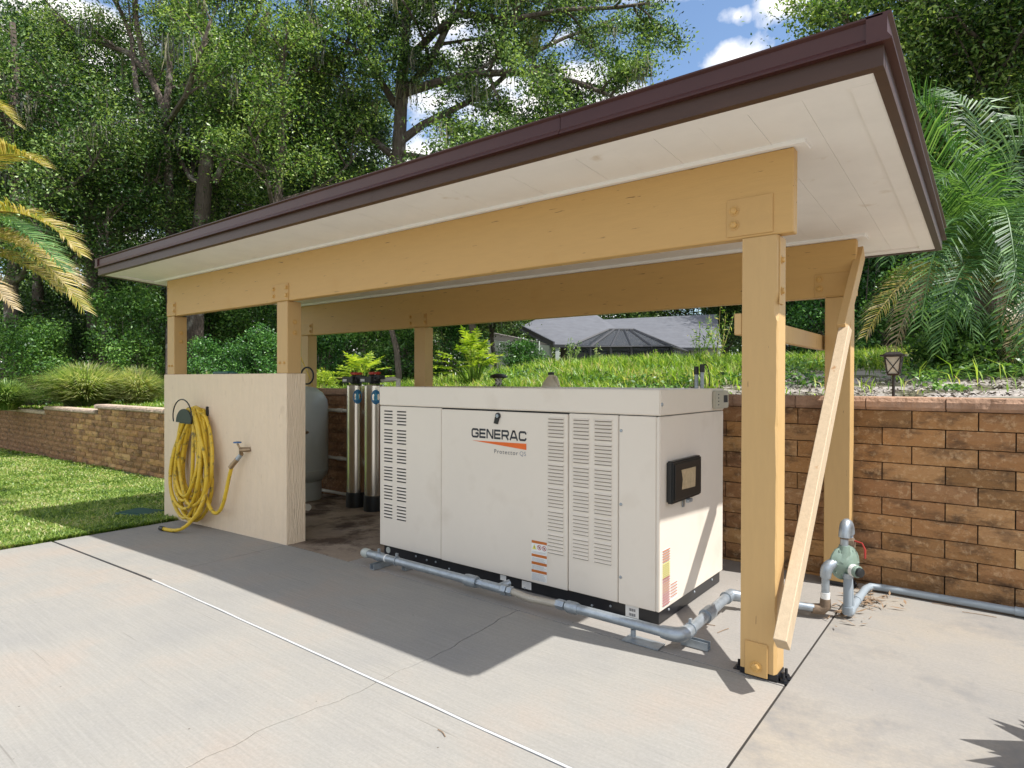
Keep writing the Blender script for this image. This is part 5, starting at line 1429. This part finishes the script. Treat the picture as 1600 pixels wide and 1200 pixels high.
# row of woodland far behind, trees one behind another
for k, (px_, d_, h_) in enumerate([(-60, 34, 17), (60, 36, 16), (190, 37, 17), (320, 38, 16), (450, 37, 15), (570, 38, 14), (690, 40, 11.5), (800, 44, 9), (910, 46, 8.5), (1010, 48, 8), (1110, 46, 8), (1210, 42, 8.5), (1310, 30, 11)]):
    auto_tree(['broad woodland tree in the far row', 'tall woodland tree in the far row'][k % 2] + ' behind the ' + ['palm fronds at the left edge', 'dark trunked left oak', 'slender many stemmed oak', 'leaning thick oak', 'bright leaved oak', 'large mossy oak', 'rear middle post', 'left gable of the grey roofed house', 'middle of the grey roofed house', 'right half of the grey roofed house', 'right end of the grey roofed house', 'cross rail of the shelter', 'palm on the right'][k],
              px_, d_, h_, .24, 60 + k, [dark_leaf, oak_leaf][k % 2], leaf=.22, per=34, spread=.8, nl=7, reach=4.6, lmin=.12, Lsub=2.8, nsub=5, name='woodland_tree', group='trees in the far woodland row')
# far wood that closes the horizon as one mass
rgf = np.random.default_rng(5)
nf = 90000; pxf = rgf.uniform(-500, 2100, nf); df = rgf.uniform(56, 66, nf)
base_ = np.array([CAM.x, CAM.y]); f2_ = np.array([fw.x, fw.y]); r2_ = np.array([rt2.x, rt2.y])
Pf = base_ + df[:, None] * (f2_ + r2_ * ((pxf - 800) / F_PX)[:, None])
topf = 7.5 + 2.5 * np.sin(pxf * .011) + 1.5 * np.sin(pxf * .037 + 1)
Zf = 0.8 + topf * rgf.random(nf) ** .9
tag(quads_object('distant_woods', leafV(np.stack([Pf[:, 0], Pf[:, 1], Zf], 1), .55, rgf, asp=.6), dark_leaf), 'distant dark green wood closing the horizon behind the houses and trees', 'woods', kind='stuff')
# right hand side trees
auto_tree('dense bright leaved oak rising over the right end of the roof', 1430, 14, 10.5, .22, 41, oak_leaf2, leaf=.10, per=42, spread=.36, nl=11, reach=2.9, lmin=.15)
auto_tree('dense dark leaved tree at the right edge above the green palm', 1570, 13, 10.5, .22, 42, oak_leaf, leaf=.10, per=42, spread=.36, nl=11, reach=2.8, lmin=.12)
auto_tree('tree leaning in from beyond the right edge of the picture', 1720, 12, 9.5, .2, 43, dark_leaf, leaf=.10, per=36, spread=.38, nl=9, reach=2.6, lmin=.12)
auto_tree('dark tree behind the rear right post and cross rail', 1300, 19, 7.4, .2, 44, dark_leaf, leaf=.12, per=30, spread=.42, nl=8, reach=2.4, lmin=.15)
auto_tree('dark leaved tree behind the green palm', 1500, 17, 9, .2, 45, dark_leaf, leaf=.13, per=36, spread=.45, nl=9, reach=3.2, lmin=.08)

def shrub(label, px, dist, w_, h_, mat, seed, leaf=.07, n=9000, name='shrub', depth=None, group=None, z0=None):
    rg = np.random.default_rng(seed); x, y = at(px, dist); z = (terr(x, y) if z0 is None else z0); dp = depth or w_ * 0.8
    r = random.Random(seed)
    t = thing(name, (x, y, z), label, 'shrub', group)
    mb = MB()
    K = 42
    cen = []
    for k in range(K):
        a = r.uniform(0, 6.28); rr = math.sqrt(r.random()); zz = r.random() ** 0.8
        f = math.sqrt(max(0.05, 1 - (zz * .95) ** 2.2))
        c = Vector((x + math.cos(a) * rr * w_ / 2 * f, y + math.sin(a) * rr * dp / 2 * f, z + zz * h_ * r.uniform(.8, 1.05)))
        cen.append(c)
        b = Vector((x + (c.x - x) * .25, y + (c.y - y) * .25, z - .05))
        mb.tube([b, b.lerp(c, .5) + Vector((r.uniform(-.06, .06), r.uniform(-.06, .06), .05)), c], [.02, .012, .005], 4, caps=False)
    part('stems', mb, bark_m, t)
    cc = np.array([tuple(c) for c in cen]); ii = rg.integers(0, K, n)
    s_ = np.array([w_, dp, h_]) * 0.11 + 0.05
    dirs = rg.normal(size=(n, 3)); dirs /= np.linalg.norm(dirs, axis=1)[:, None]
    C = cc[ii] + dirs * s_ * rg.uniform(0.45, 1.25, n)[:, None]
    C[:, 2] = np.maximum(C[:, 2], z - 0.02)
    o = quads_object('foliage', leafV(C, leaf, rg, asp=.5), mat, t); o.matrix_parent_inverse = parent_world(t).inverted()
    return t
sh = [
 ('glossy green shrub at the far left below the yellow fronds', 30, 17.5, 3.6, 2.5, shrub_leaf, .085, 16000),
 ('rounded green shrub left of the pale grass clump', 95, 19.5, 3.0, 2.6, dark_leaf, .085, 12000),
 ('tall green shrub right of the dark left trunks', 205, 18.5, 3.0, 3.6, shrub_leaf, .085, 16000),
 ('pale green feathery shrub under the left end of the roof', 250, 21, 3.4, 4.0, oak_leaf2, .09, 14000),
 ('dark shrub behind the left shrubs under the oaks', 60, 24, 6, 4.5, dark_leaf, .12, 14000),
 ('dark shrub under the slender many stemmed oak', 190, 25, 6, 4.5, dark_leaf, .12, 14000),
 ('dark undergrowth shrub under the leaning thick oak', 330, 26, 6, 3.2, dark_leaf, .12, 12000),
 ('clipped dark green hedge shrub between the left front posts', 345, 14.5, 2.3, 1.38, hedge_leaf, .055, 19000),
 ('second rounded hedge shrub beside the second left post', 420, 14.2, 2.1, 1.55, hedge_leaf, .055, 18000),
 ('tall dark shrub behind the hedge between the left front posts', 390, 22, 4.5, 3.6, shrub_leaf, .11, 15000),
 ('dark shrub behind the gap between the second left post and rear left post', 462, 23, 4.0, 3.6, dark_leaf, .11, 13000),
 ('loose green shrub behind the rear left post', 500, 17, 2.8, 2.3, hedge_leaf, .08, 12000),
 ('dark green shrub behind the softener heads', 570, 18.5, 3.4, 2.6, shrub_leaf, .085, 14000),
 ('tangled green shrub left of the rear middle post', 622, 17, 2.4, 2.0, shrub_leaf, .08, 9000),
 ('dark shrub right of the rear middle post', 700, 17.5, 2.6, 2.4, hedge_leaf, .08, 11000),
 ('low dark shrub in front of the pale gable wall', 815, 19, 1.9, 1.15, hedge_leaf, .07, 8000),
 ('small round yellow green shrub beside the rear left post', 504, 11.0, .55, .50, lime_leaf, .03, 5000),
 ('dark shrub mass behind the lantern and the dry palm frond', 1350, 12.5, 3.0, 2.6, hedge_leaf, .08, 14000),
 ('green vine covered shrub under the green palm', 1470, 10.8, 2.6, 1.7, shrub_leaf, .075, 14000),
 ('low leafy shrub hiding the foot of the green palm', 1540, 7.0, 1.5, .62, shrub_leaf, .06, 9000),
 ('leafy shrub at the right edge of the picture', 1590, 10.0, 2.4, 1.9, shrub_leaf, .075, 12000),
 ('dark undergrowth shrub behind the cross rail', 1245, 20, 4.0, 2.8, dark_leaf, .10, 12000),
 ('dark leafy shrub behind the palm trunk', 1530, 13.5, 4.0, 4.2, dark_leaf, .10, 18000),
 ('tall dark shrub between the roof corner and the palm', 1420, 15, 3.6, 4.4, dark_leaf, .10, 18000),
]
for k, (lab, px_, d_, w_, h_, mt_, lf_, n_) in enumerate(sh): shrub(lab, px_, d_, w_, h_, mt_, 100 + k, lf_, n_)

# leafy lobed plants (bright) behind the generator: upright stems with broad lobed leaves
def lobed_plant(label, px, dist, h_, n, mat, seed, name='leafy_plant', spread=.5):
    r = random.Random(seed); x, y = at(px, dist); z = terr(x, y)
    t = thing(name, (x, y, z), label, 'plant'); st = MB(); lv = MB()
    for k in range(n):
        a = r.uniform(0, 6.28); rr = r.random() * spread; L_ = h_ * r.uniform(.5, 1.0)
        top = Vector((x + math.cos(a) * rr, y + math.sin(a) * rr, z + L_ * (1.05 - .5 * rr / max(spread, .01))))
        b = Vector((x + math.cos(a) * .05, y + math.sin(a) * .05, z))
        mid = b.lerp(top, .55) + Vector((0, 0, .1))
        st.tube([b, mid, top], [.008, .006, .003], 4, caps=False)
        d = (top - mid).normalized(); d = (d + Vector((math.cos(a), math.sin(a), -.1)) * .8).normalized(); s_ = d.cross(Vector((0, 0, 1))).normalized(); u_ = s_.cross(d)
        LL = r.uniform(.16, .28)
        for j in range(5):
            f = (j + .5) / 5; c = top + d * LL * (f - .2); w_ = LL * .55 * math.sin(math.pi * (f * .85 + .1))
            for sg in (-1, 1):
                e = c + s_ * sg * w_ + d * LL * .13 + u_ * r.uniform(-.03, .02)
                lv.add([c - d * LL * .06, c + s_ * sg * w_ * .5 - d * LL * .02 + u_ * .01, e, c + s_ * sg * w_ * .45 + d * LL * .13 + u_ * .01, c + d * LL * .10], [(0, 1, 2, 3, 4)])
        lv.add([top + d * LL * .7, top + d * LL * .85 + s_ * LL * .08, top + d * LL * 1.1, top + d * LL * .85 - s_ * LL * .08], [(0, 1, 2, 3)])
    part('stem', st, weed_leaf, t); part('leaves', lv, mat, t)
lobed_plant('bright lime lobed leaf plant standing right of the rear middle post', 740, 8.6, .72, 46, lime_leaf, 201, spread=.42)
lobed_plant('lime green lobed leaf plant behind the red softener knobs', 566, 9.5, .55, 40, lime_leaf, 202, spread=.5)
lobed_plant('lime weed plant beside the conduits behind the generator corner', 1113, 5.6, .14, 16, lime_leaf, 203, spread=.14)
def stalk_weed(label, px, dist, h_, seed, n=5, spread=.15, mat=weed_leaf):
    r = random.Random(seed); x, y = at(px, dist); z = terr(x, y)
    t = thing('tall_weed', (x, y, z), label, 'weed'); mb = MB(); C = []
    for k in range(n):
        b = Vector((x + r.uniform(-.04, .04), y + r.uniform(-.04, .04), z)); top = b + Vector((r.uniform(-spread, spread), r.uniform(-spread, spread), h_ * r.uniform(.65, 1)))
        mid = b.lerp(top, .5) + Vector((r.uniform(-.03, .03), 0, 0)); mb.tube([b, mid, top], [.006, .005, .002], 4, caps=False)
        for j in range(26):
            f = .25 + .75 * j / 26; p = b.lerp(mid, f * 2) if f < .5 else mid.lerp(top, f * 2 - 1)
            C.append(tuple(p + Vector((r.gauss(0, .03), r.gauss(0, .03), r.gauss(0, .01)))))
    part('stem', mb, mat, t)
    o = quads_object('leaves', leafV(np.array(C), .075, np.random.default_rng(seed), upb=.1, asp=.22), mat, t); o.matrix_parent_inverse = parent_world(t).inverted()
stalk_weed('tall forked weed in front of the screened patio', 890, 12, .62, 301, 6, .22, oak_leaf2)
stalk_weed('short bright weed in front of the right end of the screened patio', 1024, 12, .34, 302, 4, .12)
stalk_weed('slim dry seeded weed left of the patio corner post', 934, 12, .45, 303, 2, .05, muhly_leaf)
stalk_weed('tall feathery weed clump left of the near post', 1092, 10, .80, 304, 7, .28)
stalk_weed('tall feathery weed just left of the near post behind the rail', 1120, 9.5, .95, 305, 6, .3)
stalk_weed('thin weed by the embankment sand behind the generator', 985, 9.0, .3, 306, 3, .08)

# ground cover: grass on the bank, blade by blade
rg = np.random.default_rng(77)
def terr_arr(X, Y): return np.array([terr(a, b) for a, b in zip(X, Y)])
def scatter_polar(n, px0, px1, d0, d1, p=1.0):
    px = rg.uniform(px0, px1, n); d = d0 + (d1 - d0) * rg.random(n) ** p
    base = np.array([CAM.x, CAM.y]); f2 = np.array([fw.x, fw.y]); r2 = np.array([rt2.x, rt2.y])
    P = base + d[:, None] * (f2 + r2 * ((px - 800) / F_PX)[:, None])
    return P
def patch(P, thr, s=0.6, seed=0.0):
    v = np.array([noise.noise(Vector((a * s, b * s, seed))) for a, b in P]); return v > thr
# dense grass from ~2.4 m behind the wall edge
P = scatter_polar(150000, -40, 1700, 5.2, 24, 1.5)
P = P[(P[:, 1] > 2.02)]
edge = (P[:, 1] - 2.0) + 0.9 * np.array([noise.noise(Vector((a * .7, b * .7, 4))) for a, b in P])
rightsand = (P[:, 0] > -1.6) & (edge < 4.0)
thin = rg.random(len(P)) < 0.018
left = P[:, 0] < -3.0
midbare = (~left) & (edge < 2.2) & patch(P, -0.05, 1.1, 21.0)
keep = (~rightsand & ~midbare) | thin | (left & (edge > 0.1))
P = P[keep]
Z = terr_arr(P[:, 0], P[:, 1])
B = np.stack([P[:, 0], P[:, 1], Z - 0.01], 1)
hmul = 0.7 + 0.6 * np.clip(np.array([noise.noise(Vector((a * .9, b * .9, 8))) for a, b in P]) + .5, 0, 1)
dist_ = np.linalg.norm(P - np.array([CAM.x, CAM.y]), axis=1)
V = bladeV(B, 0.20 * hmul * np.clip((P[:, 1] - 1.2) / 3.0, .45, 1.1), 0.008 + 0.0011 * dist_, rg, lean=.8)
tag(quads_object('bank_grass', V, weed_leaf), 'bright green weedy grass covering the bank behind the retaining wall', 'grass', kind='stuff')
# broad leaved ground weeds
P = scatter_polar(110000, -40, 1700, 5.2, 18, 1.3); P = P[P[:, 1] > 2.03]
ed = (P[:, 1] - 2.0)
m1 = patch(P, 0.05, .9, 12.0) & ~((P[:, 0] > -1.6) & (ed < 2.8))
m2 = patch(P, 0.30, 1.3, 15.0) & (ed > 0.1)
P = P[m1 | m2]; Z = terr_arr(P[:, 0], P[:, 1])
C = np.stack([P[:, 0], P[:, 1], Z + rg.uniform(0.01, .15, len(P)) * np.where(P[:, 1] > 4, 1, .35)], 1)
tag(quads_object('ground_weeds', leafV(C, .055, rg, upb=.9, asp=.55), shrub_leaf), 'low broad leaved weeds among the grass on the bank', 'weeds', kind='stuff')
# litter and small stones on the sand
P = scatter_polar(7000, 900, 1700, 4.9, 9, 1.0); P = P[(P[:, 1] > 2.02) & (P[:, 1] < 5)]; Z = terr_arr(P[:, 0], P[:, 1])
C = np.stack([P[:, 0], P[:, 1], Z + .008], 1)
tag(quads_object('sand_litter', leafV(C, .05, rg, upb=1.2, asp=.4), leafmat('litter_grey', (0.20, .17, .13), (.46, .42, .37), (.07, .06, .05), trans=.0, rough=.9)), 'dead leaves and crumbs on the pale sandy soil behind the wall', 'leaf litter', kind='stuff')
# lawn
n = 210000
X = -5.79 - 15.5 * rg.random(n) ** 1.7; Yl = rg.uniform(-3.2, 1.80, n)
vis = (Yl > -3.2 + 0.0 * X)
ok = ((X - vb.x) ** 2 / .25 ** 2 + (Yl - vb.y) ** 2 / .17 ** 2) > 1
ok &= ~((X > -6.15) & (Yl > -0.02))
ok &= ~((Yl > 1.5) & (patch(np.stack([X, Yl], 1), 0.0, 3, 2.0)))
X, Yl = X[ok], Yl[ok]
Zl = np.array([low_z(a) for a in X]) - 0.014
B = np.stack([X, Yl, Zl], 1); dist_ = np.linalg.norm(B[:, :2] - np.array([CAM.x, CAM.y]), axis=1)
tag(quads_object('lawn', bladeV(B, .052, 0.006 + .0010 * dist_, rg, lean=.9), lawn_leaf), 'short mown lawn left of the driveway and half wall', 'lawn', kind='stuff')

# pale arching grass clumps on the bank at the left
def grass_clump(label, px, dist, w_, h_, n, seed, mat=muhly_leaf, name='ornamental_grass'):
    rg2 = np.random.default_rng(seed); x, y = at(px, dist); z = terr(x, y)
    a = rg2.uniform(0, 2 * np.pi, n); dr = np.stack([np.cos(a), np.sin(a)], 1); sd = np.stack([-dr[:, 1], dr[:, 0]], 1)
    rb = rg2.random(n) * w_ * .12; L_ = h_ * (rg2.uniform(.35, 1.12, n)); R2 = w_ * .5 * rg2.uniform(.15, 1, n)
    segs = []
    ww = .006 + .0006 * dist
    ts = [0, .3, .55, .8, 1.0]
    pts = []
    for t_ in ts:
        hor = rb + R2 * t_ ** 1.35; fl_ = R2 / (w_ * .5); zz = L_ * (1.75 * t_ - (.62 + .55 * fl_) * t_ * t_)
        pts.append(np.stack([x + dr[:, 0] * hor, y + dr[:, 1] * hor, z + zz], 1))
    Vs = []
    s3 = np.stack([sd[:, 0], sd[:, 1], np.zeros(n)], 1)
    for i in range(4):
        w0 = ww * (1 - ts[i] * .8); w1 = ww * (1 - ts[i + 1] * .9)
        Vs.append(np.stack([pts[i] - s3 * w0, pts[i] + s3 * w0, pts[i + 1] + s3 * w1, pts[i + 1] - s3 * w1], 1))
    tag(quads_object(name, np.concatenate(Vs), mat), label, 'ornamental grass')
grass_clump('large pale arching ornamental grass clump above the left retaining wall', 135, 15.3, 3.0, 1.05, 6500, 401)
grass_clump('smaller arching grass clump nearest the half wall', 215, 15.6, 1.7, .95, 4000, 402)
grass_clump('blue green arching grass clump at the left edge above the wall', 10, 15.5, 1.6, .7, 3500, 403, oak_leaf2)
grass_clump('spiky green grass tuft behind the half wall between the left posts', 318, 10.5, 1.0, .55, 700, 404, weed_leaf)
grass_clump('spiky green grass tuft behind the half wall near the second post', 395, 10.5, .8, .40, 500, 405, weed_leaf)

# palms ------------------------------------------------------------
def frond(parent, p0, pts, leafL, mat, n=46, seed=1, droop=.5, wd=.020, vshape=.35):
    r = random.Random(seed)
    cv = bez([p0] + pts, n)
    f = part('rachis', MB().tube(cv, [.016 * (1 - .85 * i / n) + .002 for i in range(n + 1)], 5), mat, parent)
    mb = MB()
    for i in range(int(n * .14), n + 1):
        p = cv[i]; t = (cv[min(i + 1, n)] - cv[max(i - 1, 0)]).normalized()
        side = t.cross(Vector((0, 0, 1))); side = side.normalized() if side.length > 1e-3 else Vector((1, 0, 0)); u = side.cross(t)
        fr = i / n; L_ = leafL * (math.sin(math.pi * min(1, fr * .80 + .14)) ** .7) * r.uniform(.88, 1.08)
        for sg in (-1, 1):
            for rep in range(2):
                d = (side * sg * r.uniform(.75, .95) + t * (.45 + .5 * fr) + u * (vshape + r.uniform(-.18, .18))).normalized()
                a = p + t * (rep * .5 * (cv[1] - cv[0]).length); q1 = a + d * L_ * .5; d2 = (d + Vector((0, 0, -droop * r.uniform(.6, 1.3)))).normalized(); q2 = q1 + d2 * L_ * .5
                wv = d.cross(u).normalized() if d.cross(u).length > 1e-3 else t
                wv = t * wd * .5
                mb.add([a - wv * .5, a + wv * .5, q1 + wv, q2, q1 - wv], [(0, 1, 2, 4), (4, 2, 3)])
    l = part('leaflets', mb, mat, f)
    f.name = 'frond'
    return f
# right palm
x, y = at(1545, 7.6); zc = far(1545, 452, 7.6).z
pal = thing('palm_tree', (x, y, terr(x, y)), 'green palm with arching glossy fronds at the right edge of the picture', 'palm')
part('trunk', MB().tube([(x, y, terr(x, y) - .1), (x + .03, y, (terr(x, y) + zc) / 2), (x, y, zc)], [.20, .17, .15], 12), bark_m, pal, smooth=True)
c = Vector((x, y, zc))
def G(px, py, d): return far(px, py, d)
for k, (a, b, e, L_, mt_) in enumerate([
    (G(1500, 300, 7.4), G(1430, 150, 7.2), G(1345, 215, 7.0), .55, palm_leaf),
    (G(1520, 300, 7.8), G(1480, 170, 8.0), G(1395, 130, 8.2), .55, palm_leaf),
    (G(1560, 260, 7.4), G(1600, 150, 7.2), G(1690, 190, 7.0), .55, palm_leaf),
    (G(1500, 330, 6.9), G(1430, 250, 6.5), G(1390, 400, 6.3), .50, palm_leaf),
    (G(1530, 330, 6.7), G(1470, 260, 6.2), G(1440, 500, 6.0), .55, palm_leaf),
    (G(1560, 300, 6.9), G(1570, 260, 6.3), G(1590, 450, 6.0), .50, palm_leaf),
    (G(1600, 330, 7.0), G(1650, 250, 6.7), G(1700, 400, 6.5), .50, palm_leaf),
    (G(1560, 250, 8.0), G(1540, 130, 8.4), G(1450, 160, 8.8), .55, palm_leaf),
    (G(1580, 300, 7.9), G(1640, 200, 8.3), G(1720, 300, 8.6), .50, palm_leaf),
    (G(1510, 380, 6.8), G(1480, 330, 6.4), G(1520, 520, 6.2), .45, palm_leaf),
    (G(1570, 380, 6.8), G(1620, 330, 6.3), G(1560, 520, 6.1), .45, palm_leaf),
    (G(1480, 320, 7.2), G(1400, 260, 7.0), G(1350, 330, 6.9), .50, palm_leaf),
    (G(1530, 300, 7.0), G(1500, 200, 6.8), G(1440, 330, 6.6), .55, palm_leaf),
    (G(1570, 320, 6.8), G(1620, 260, 6.5), G(1640, 470, 6.2), .55, palm_leaf),
    (G(1540, 400, 6.6), G(1500, 350, 6.2), G(1470, 540, 6.1), .50, palm_leaf),
    (G(1590, 380, 6.6), G(1640, 380, 6.2), G(1610, 560, 6.1), .50, palm_leaf),
    (G(1500, 400, 7.1), G(1420, 390, 6.8), G(1355, 520, 6.6), .42, palm_yel),
    (G(1590, 430, 7.0), G(1620, 440, 6.6), G(1580, 560, 6.5), .40, palm_tan),
    (G(1480, 430, 7.6), G(1430, 400, 7.4), G(1395, 560, 7.3), .38, palm_tan)]):
    frond(pal, c, [a, b, e], L_ * 1.15, mt_, 44, 500 + k, droop=.8 if k > 2 else .5, wd=.022)
# left palm
x, y = at(-150, 8.2); zc = far(-150, 430, 8.2).z
pal = thing('palm_tree', (x, y, low_z(x)), 'date palm with yellowing feather fronds reaching in at the left edge', 'palm')
part('trunk', MB().tube([(x, y, low_z(x) - .2), (x - .03, y, (zc) / 2), (x, y, zc)], [.22, .19, .17], 12), bark_m, pal, smooth=True)
c = Vector((x, y, zc))
for k, (a, b, e, L_, mt_) in enumerate([
    (G(-80, 250, 8.0), G(0, 215, 7.9), G(66, 258, 7.8), .36, palm_yel),
    (G(-90, 320, 7.9), G(40, 290, 7.7), G(124, 395, 7.6), .38, palm_yel),
    (G(-90, 350, 7.6), G(20, 320, 7.4), G(128, 480, 7.2), .42, palm_yel),
    (G(-90, 360, 8.3), G(30, 340, 8.4), G(122, 440, 8.4), .38, palm_tan),
    (G(-110, 390, 7.2), G(-60, 380, 7.0), G(18, 478, 6.9), .28, palm_tan),
    (G(-130, 200, 8.3), G(-60, 100, 8.4), G(22, 190, 8.5), .36, palm_yel),
    (G(-90, 330, 7.4), G(0, 300, 7.2), G(100, 420, 7.0), .36, palm_leaf),
    (G(-90, 370, 8.0), G(10, 380, 7.9), G(95, 455, 7.8), .36, palm_yel),
    (G(-200, 250, 8.3), G(-260, 150, 8.4), G(-380, 240, 8.5), .40, palm_leaf),
    (G(-200, 350, 7.9), G(-300, 300, 7.6), G(-400, 450, 7.4), .40, palm_yel),
    (G(-150, 250, 8.9), G(-140, 130, 9.4), G(-100, 200, 10.2), .40, palm_leaf)]):
    frond(pal, c, [a, b, e], L_ * 1.35, mt_, 84, 600 + k, droop=.35, wd=.026)

# ================================================================== neighbour's house
def slabpoly(name, pts, th, mat, parent, **k):
    pts = [Vector(p) for p in pts]
    n_ = (pts[1] - pts[0]).cross(pts[2] - pts[0]).normalized()
    if n_.z < 0: n_ = -n_
    return part(name, MB().prism([p - n_ * th for p in pts], n_ * th), mat, parent, **k)
hx, hy = at(930, 27)
house = thing('neighbour_house', (hx, hy, 1.4), 'grey shingled single storey house with pale gable wall beyond the grassy bank', 'house')
def H(px, py, d): return far(px, py, d)
gz = 1.2
# gable end roof (left) and long roof to the right
A = [H(866, 539, 24.5), H(806, 508, 30), H(838, 493, 33), H(947, 499, 33), H(1000, 537, 24.8)]
slabpoly('roof', [H(864, 538, 24.5), H(812, 511, 27), H(848, 494, 33), H(928, 489, 34), H(962, 512, 30), H(975, 540, 24.8)], .12, shingle_m, house)
slabpoly('roof', [H(940, 543, 25), H(925, 500, 33), H(1120, 491, 33), H(1128, 543, 25)], .12, shingle_m, house)
f0, f1 = H(864, 540, 24.45), H(812, 513, 27.0)
up_ = Vector((0, 0, .16))
part('barge_board', MB().prism([f0, f1, f1 + up_, f0 + up_], Vector((0.03, .08, 0))), cage_m, house)
def vwall(name, pA, pB, z0, z1a, z1b, mat, th=.15, par=house, **k):
    a, b = Vector(pA), Vector(pB); d = (b - a); nn_ = Vector((-d.y, d.x, 0)).normalized()
    if nn_.dot(fw) < 0: nn_ = -nn_
    return part(name, MB().prism([(a.x, a.y, z0), (b.x, b.y, z0), (b.x, b.y, z1b), (a.x, a.y, z1a)], nn_ * th), mat, par, **k)
a_, b_ = H(858, 540, 24.7), H(762, 540, 27)
zt_ = H(858, 537, 24.7).z; 
vwall('gable_wall', a_, b_, gz - .8, H(858, 540, 24.7).z, H(762, 531, 27).z, hwall_m)
vwall('gable_shade_panel', H(856, 537, 24.85), H(770, 537, 27.1), H(856, 541, 24.85).z, H(856, 537, 24.85).z, H(770, 520, 27.1).z, hdark_m)  # dark panel stands in for the shaded gable under the fascia
for px_ in (842, 820, 798, 780):
    q = H(px_, 540, 24.62 + (858 - px_) / 96 * 2.3)
    part('batten', MB().box(q.x - .03, q.x + .03, q.y - .03, q.y + .02, gz - .6, H(px_, 533, q.y and 25).z), hwall_m, house)
vwall('porch_wall', H(876, 545, 26.5), H(1075, 545, 26.5), gz - .8, H(876, 541, 26.5).z + .1, H(1075, 541, 26.5).z + .1, hdark_m)
for xa, xb in ((868, 874), ):
    vwall('corner_post', H(xa, 540, 24.6), H(xb, 540, 24.6), gz - .8, H(870, 539, 24.6).z, H(870, 539, 24.6).z, hwall_m)
for xa, xb in ((920, 950), (965, 995), (1012, 1040)):
    wn = vwall('window', H(xa, 560, 26.42), H(xb, 560, 26.42), gz - .3, H(xa, 549, 26.4).z, H(xb, 549, 26.4).z, glassd_m, th=.05)
    m_ = (xa + xb) / 2
    vwall('frame', H(m_ - 1, 560, 26.38), H(m_ + 1, 560, 26.38), gz - .3, H(xa, 549, 26.3).z, H(xb, 549, 26.3).z, hwall_m, th=.03, par=wn)
vwall('side_wall', H(1080, 545, 25.6), H(1126, 545, 25.6), gz - .8, H(1080, 541, 25.6).z, H(1126, 541, 25.6).z, hwall_m)
# screened patio
cg = thing('screened_patio', tuple(H(965, 570, 22.5)), 'dark mesh screened patio enclosure in front of the grey roofed house', 'patio enclosure')
e0, e1, e2, e3 = H(888, 541, 22.0), H(1048, 543, 21.5), H(1075, 540, 25.0), H(905, 538, 25.5)
ez = (e0.z + e1.z) / 2
for e in (e0, e1, e2, e3): e.z = ez
pk0, pk1 = H(951, 515, 23.6), H(990, 517, 23.6); pk1.z = pk0.z
def tri(name, pts): part(name, MB().add([tuple(p) for p in pts], [tuple(range(len(pts)))]), screen_m, cg)
tri('mesh_panel', [e0, e1, pk1, pk0]); tri('mesh_panel', [e1, e2, pk1]); tri('mesh_panel', [e2, e3, pk0, pk1]); tri('mesh_panel', [e3, e0, pk0])
gz2 = gz - .4
tri('mesh_panel', [(e0.x, e0.y, gz2), (e1.x, e1.y, gz2), e1, e0]); tri('mesh_panel', [(e1.x, e1.y, gz2), (e2.x, e2.y, gz2), e2, e1])
def rafter(a, b): part('rafter', MB().tube([a, b], .045, 4), cage_m, cg)
for a, b in ((e0, e1), (e1, e2), (e2, e3), (e3, e0), (e0, pk0), (e1, pk1), (e2, pk1), (e3, pk0), (pk0, pk1)): rafter(a, b)
for f in (.22, .42, .62, .82):
    a = e0.lerp(e1, f); rafter(a, pk0.lerp(pk1, f)); part('column', MB().tube([(a.x, a.y, gz2), a], .05, 4), cage_m, cg)
for e in (e0, e1, e2): part('column', MB().tube([(e.x, e.y, gz2), e], .06, 4), cage_m, cg)

# unseen potted plant, added beyond the right edge to cast a shadow on the tan slab
pp = Vector((1.45, 0.14, 0))
t = thing('added_potted_plant', pp, 'dark potted plant added out of view beyond the right edge to cast a shadow', 'potted plant')
part('pot', MB().lathe([(0.13, 0), (0.15, .02), (.20, .34), (.215, .36), (.20, .38), (.17, .37)], pp, 28), M('clay_pot', (.30, .14, .08), .8, var=.15), t, smooth=True)
mb = MB(); r = random.Random(9)
for k in range(46):
    a = r.uniform(0, 6.28); L_ = r.uniform(.34, .56); d = Vector((math.cos(a), math.sin(a), 0)); s_ = Vector((-d.y, d.x, 0))
    el = r.uniform(.3, 1.3); w_ = r.uniform(.05, .085)
    p0 = pp + Vector((0, 0, .36)); p1 = p0 + (d * math.cos(el) + Vector((0, 0, math.sin(el)))) * L_ * .55; p2 = p1 + (d * math.cos(el - .6) + Vector((0, 0, math.sin(el - .6)))) * L_ * .5
    mb.add([p0 - s_ * w_ * .4, p0 + s_ * w_ * .4, p1 + s_ * w_, p2, p1 - s_ * w_], [(0, 1, 2, 4), (4, 2, 3)])
part('leaves', mb, dark_leaf, t)
